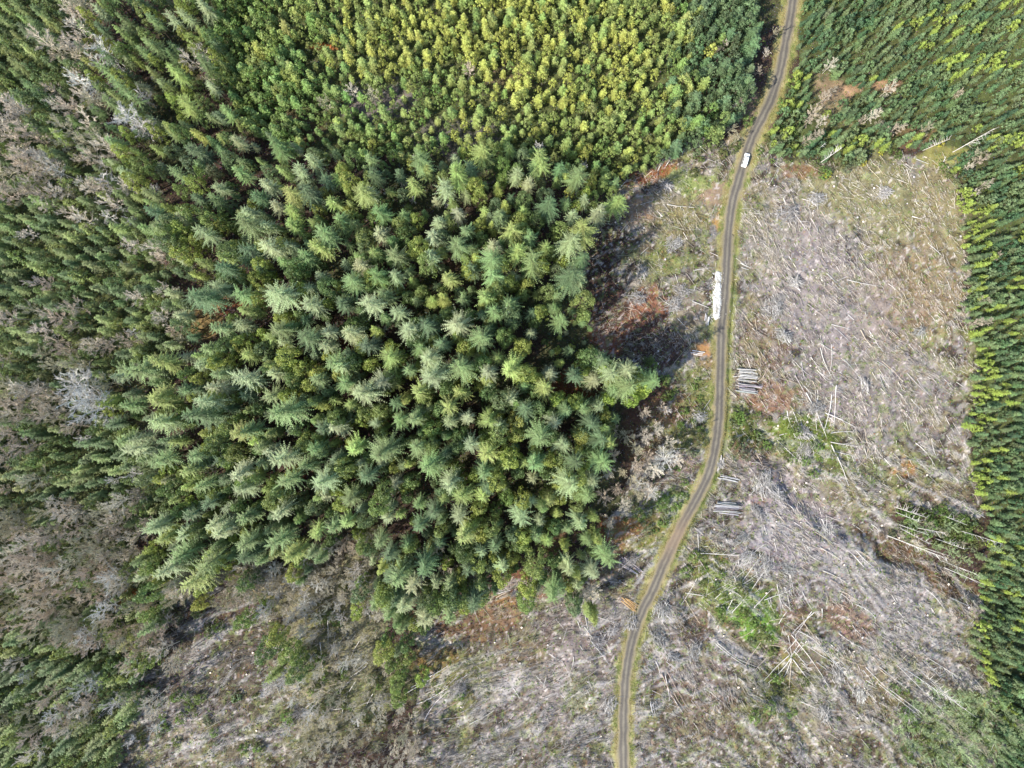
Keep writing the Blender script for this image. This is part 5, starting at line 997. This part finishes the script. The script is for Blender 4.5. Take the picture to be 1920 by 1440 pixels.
while k < 120:
    px, py = rs.uniform(250, 1840), rs.uniform(290, 1430)
    if not clear_mask(np.array([px]), np.array([py]))[0]: continue
    x, y = (float(t) for t in P(px, py))
    if road_gap(x, y) < 5: continue
    o = new_obj("tree_stump", SM[k % 4], loc=(x, y, float(height(np.array([x]), np.array([y]))[0]))); o.rotation_euler = (0, 0, rs.uniform(0, 6)); sc = rs.uniform(.5, .95); o.scale = (sc, sc, sc * rs.uniform(.7, 1.2))
    o.color = (*jit((.5, .43, .35) if rs.random() < .6 else (.36, .33, .31), rs, .12), 1)
    o['label'] = f"{'wide' if sc > .75 else 'narrow'} pale-topped cut stump {where(px, py)}"; o['category'] = "stump"; o['group'] = "cut stumps on the clearcut"; k += 1

# ------------------------------------------------------------------ the white van on the road
def van():
    s = Soup(); W = 1.0
    prof = [  # x (nose is +), half width, z of the roof line
        (-2.5, .86, .85), (-2.44, .95, 1.15), (-2.30, .95, 1.72), (-1.9, .93, 1.88), (0.55, .93, 1.90), (0.85, .91, 1.84), (1.45, .93, 1.22), (2.1, .93, 1.06), (2.42, .86, .9), (2.5, .74, .62)]
    paint = plain_mat("white_paint", (.86, .87, .88), .3, coat=.5); glass = plain_mat("dark_glass", (.02, .025, .03), .08); tyre = plain_mat("tyre_rubber", (.03, .03, .03), .8); rim = plain_mat("wheel_rim", (.45, .45, .46), .35, .8)
    plas = plain_mat("black_plastic", (.04, .04, .04), .6); lampm = plain_mat("lamp_lens", (.7, .72, .74), .15); redm = plain_mat("tail_lens", (.4, .02, .02), .2)
    rings = []
    for x, hw, zt in prof:
        zb = .32; wst = min(zt, 1.08)
        tw = hw * (.80 if zt > 1.3 else .93)
        rings.append([(x, -hw * .94, zb), (x, -hw, .6), (x, -hw, wst * .97), (x, -tw, zt - .06), (x, -tw * .8, zt), (x, tw * .8, zt), (x, tw, zt - .06), (x, hw, wst * .97), (x, hw, .6), (x, hw * .94, zb)])
    n = 10; V = np.array(rings).reshape(-1, 3); Q = []
    for i in range(len(prof) - 1):
        for k in range(n): Q.append([i * n + k, (i + 1) * n + k, (i + 1) * n + (k + 1) % n, i * n + (k + 1) % n])
    s.add(V, quads=np.array(Q)); L = len(prof) - 1
    s.add(np.concatenate([V[:n], [[-2.5, 0, .6]]]), tris=np.array([[k, (k + 1) % n, n] for k in range(n)])); s.add(np.concatenate([V[L * n:], [[2.5, 0, .5]]]), tris=np.array([[(k + 1) % n, k, n] for k in range(n)]))
    x, y = (float(t) for t in P(1396, 302)); root = new_obj("white_van", None, loc=(x, y, float(height(np.array([x]), np.array([y]), False)[0]) + .13))
    root['label'] = "white van with dark windscreen parked on the gravel road"; root['category'] = "van"
    def part(nm, so, m, par=root): return new_obj(nm, so.mesh(nm, [m], attr='unused'), parent=par)
    part("body", s, paint)
    def quad(pts, t=.012):
        q = Soup(); p = np.array(pts, float); nr = unit(np.cross(p[1] - p[0], p[2] - p[0])); 
        q.add(np.concatenate([p + nr * t, p - nr * t]), quads=np.array([[0, 1, 2, 3], [7, 6, 5, 4], [0, 4, 5, 1], [1, 5, 6, 2], [2, 6, 7, 3], [3, 7, 4, 0]])); return q
    part("windscreen", quad([(.93, -.70, 1.80), (1.40, -.78, 1.29), (1.40, .78, 1.29), (.93, .70, 1.80)], .03), glass)
    part("rear_window", quad([(-2.41, -.66, 1.30), (-2.31, -.62, 1.66), (-2.31, .62, 1.66), (-2.41, .66, 1.30)], .03), glass)
    for sg in (-1, 1):
        for x0, x1 in ((-2.1, -1.0), (-.9, .0), (.08, .85)):
            part("side_window", quad([(x0, sg * .925, 1.14), (x1, sg * .925, 1.14), (x1 - .06, sg * .785, 1.72), (x0 + .04, sg * .785, 1.72)], .03), glass)
        mb = Soup(); bb = np.array([(a, b, c) for a in (.95, 1.1) for b in (sg * .98, sg * 1.16) for c in (1.15, 1.32)], float)
        mb.add(bb, quads=np.array([[0, 1, 3, 2], [4, 6, 7, 5], [0, 4, 5, 1], [2, 3, 7, 6], [0, 2, 6, 4], [1, 5, 7, 3]])); part("mirror", mb, plas)
        part("headlight", quad([(2.40, sg * .50, .98), (2.40, sg * .84, .94), (2.50, sg * .80, .72), (2.50, sg * .50, .74)], .03), lampm)
        part("tail_light", quad([(-2.46, sg * .78, 1.2), (-2.46, sg * .93, 1.2), (-2.5, sg * .86, .85), (-2.5, sg * .74, .85)], .03), redm)
        for wx in (-1.5, 1.6):
            def disc(r, w_, hub):
                q = Soup(); m = 20; th = np.arange(m) * 2 * math.pi / m; ra = np.column_stack([np.cos(th) * r, np.zeros(m), np.sin(th) * r])
                A = ra + [0, -w_, 0]; B = ra + [0, w_, 0]; q.add(np.concatenate([A, B, [[0, -w_, 0], [0, w_, 0]]]), quads=np.array([[k, (k + 1) % m, m + (k + 1) % m, m + k] for k in range(m)]),
                      tris=np.array([[(k + 1) % m, k, 2 * m] for k in range(m)] + [[m + k, m + (k + 1) % m, 2 * m + 1] for k in range(m)])); return q
            wh = part("wheel", disc(.36, .12, 0), tyre); wh.location = (wx, sg * .86, .36); part("rim", disc(.22, .13, 0), rim, wh)
    fb = Soup(); bb = np.array([(a, b, c) for a in (2.38, 2.56) for b in (-.86, .86) for c in (.34, .56)], float); fb.add(bb, quads=np.array([[0, 1, 3, 2], [4, 6, 7, 5], [0, 4, 5, 1], [2, 3, 7, 6], [0, 2, 6, 4], [1, 5, 7, 3]])); part("bumper", fb, plas)
    root.rotation_euler = (0, 0, math.atan2(302 - 265, 1407 - 1396) )
van()
print("objects", len(SC.objects))
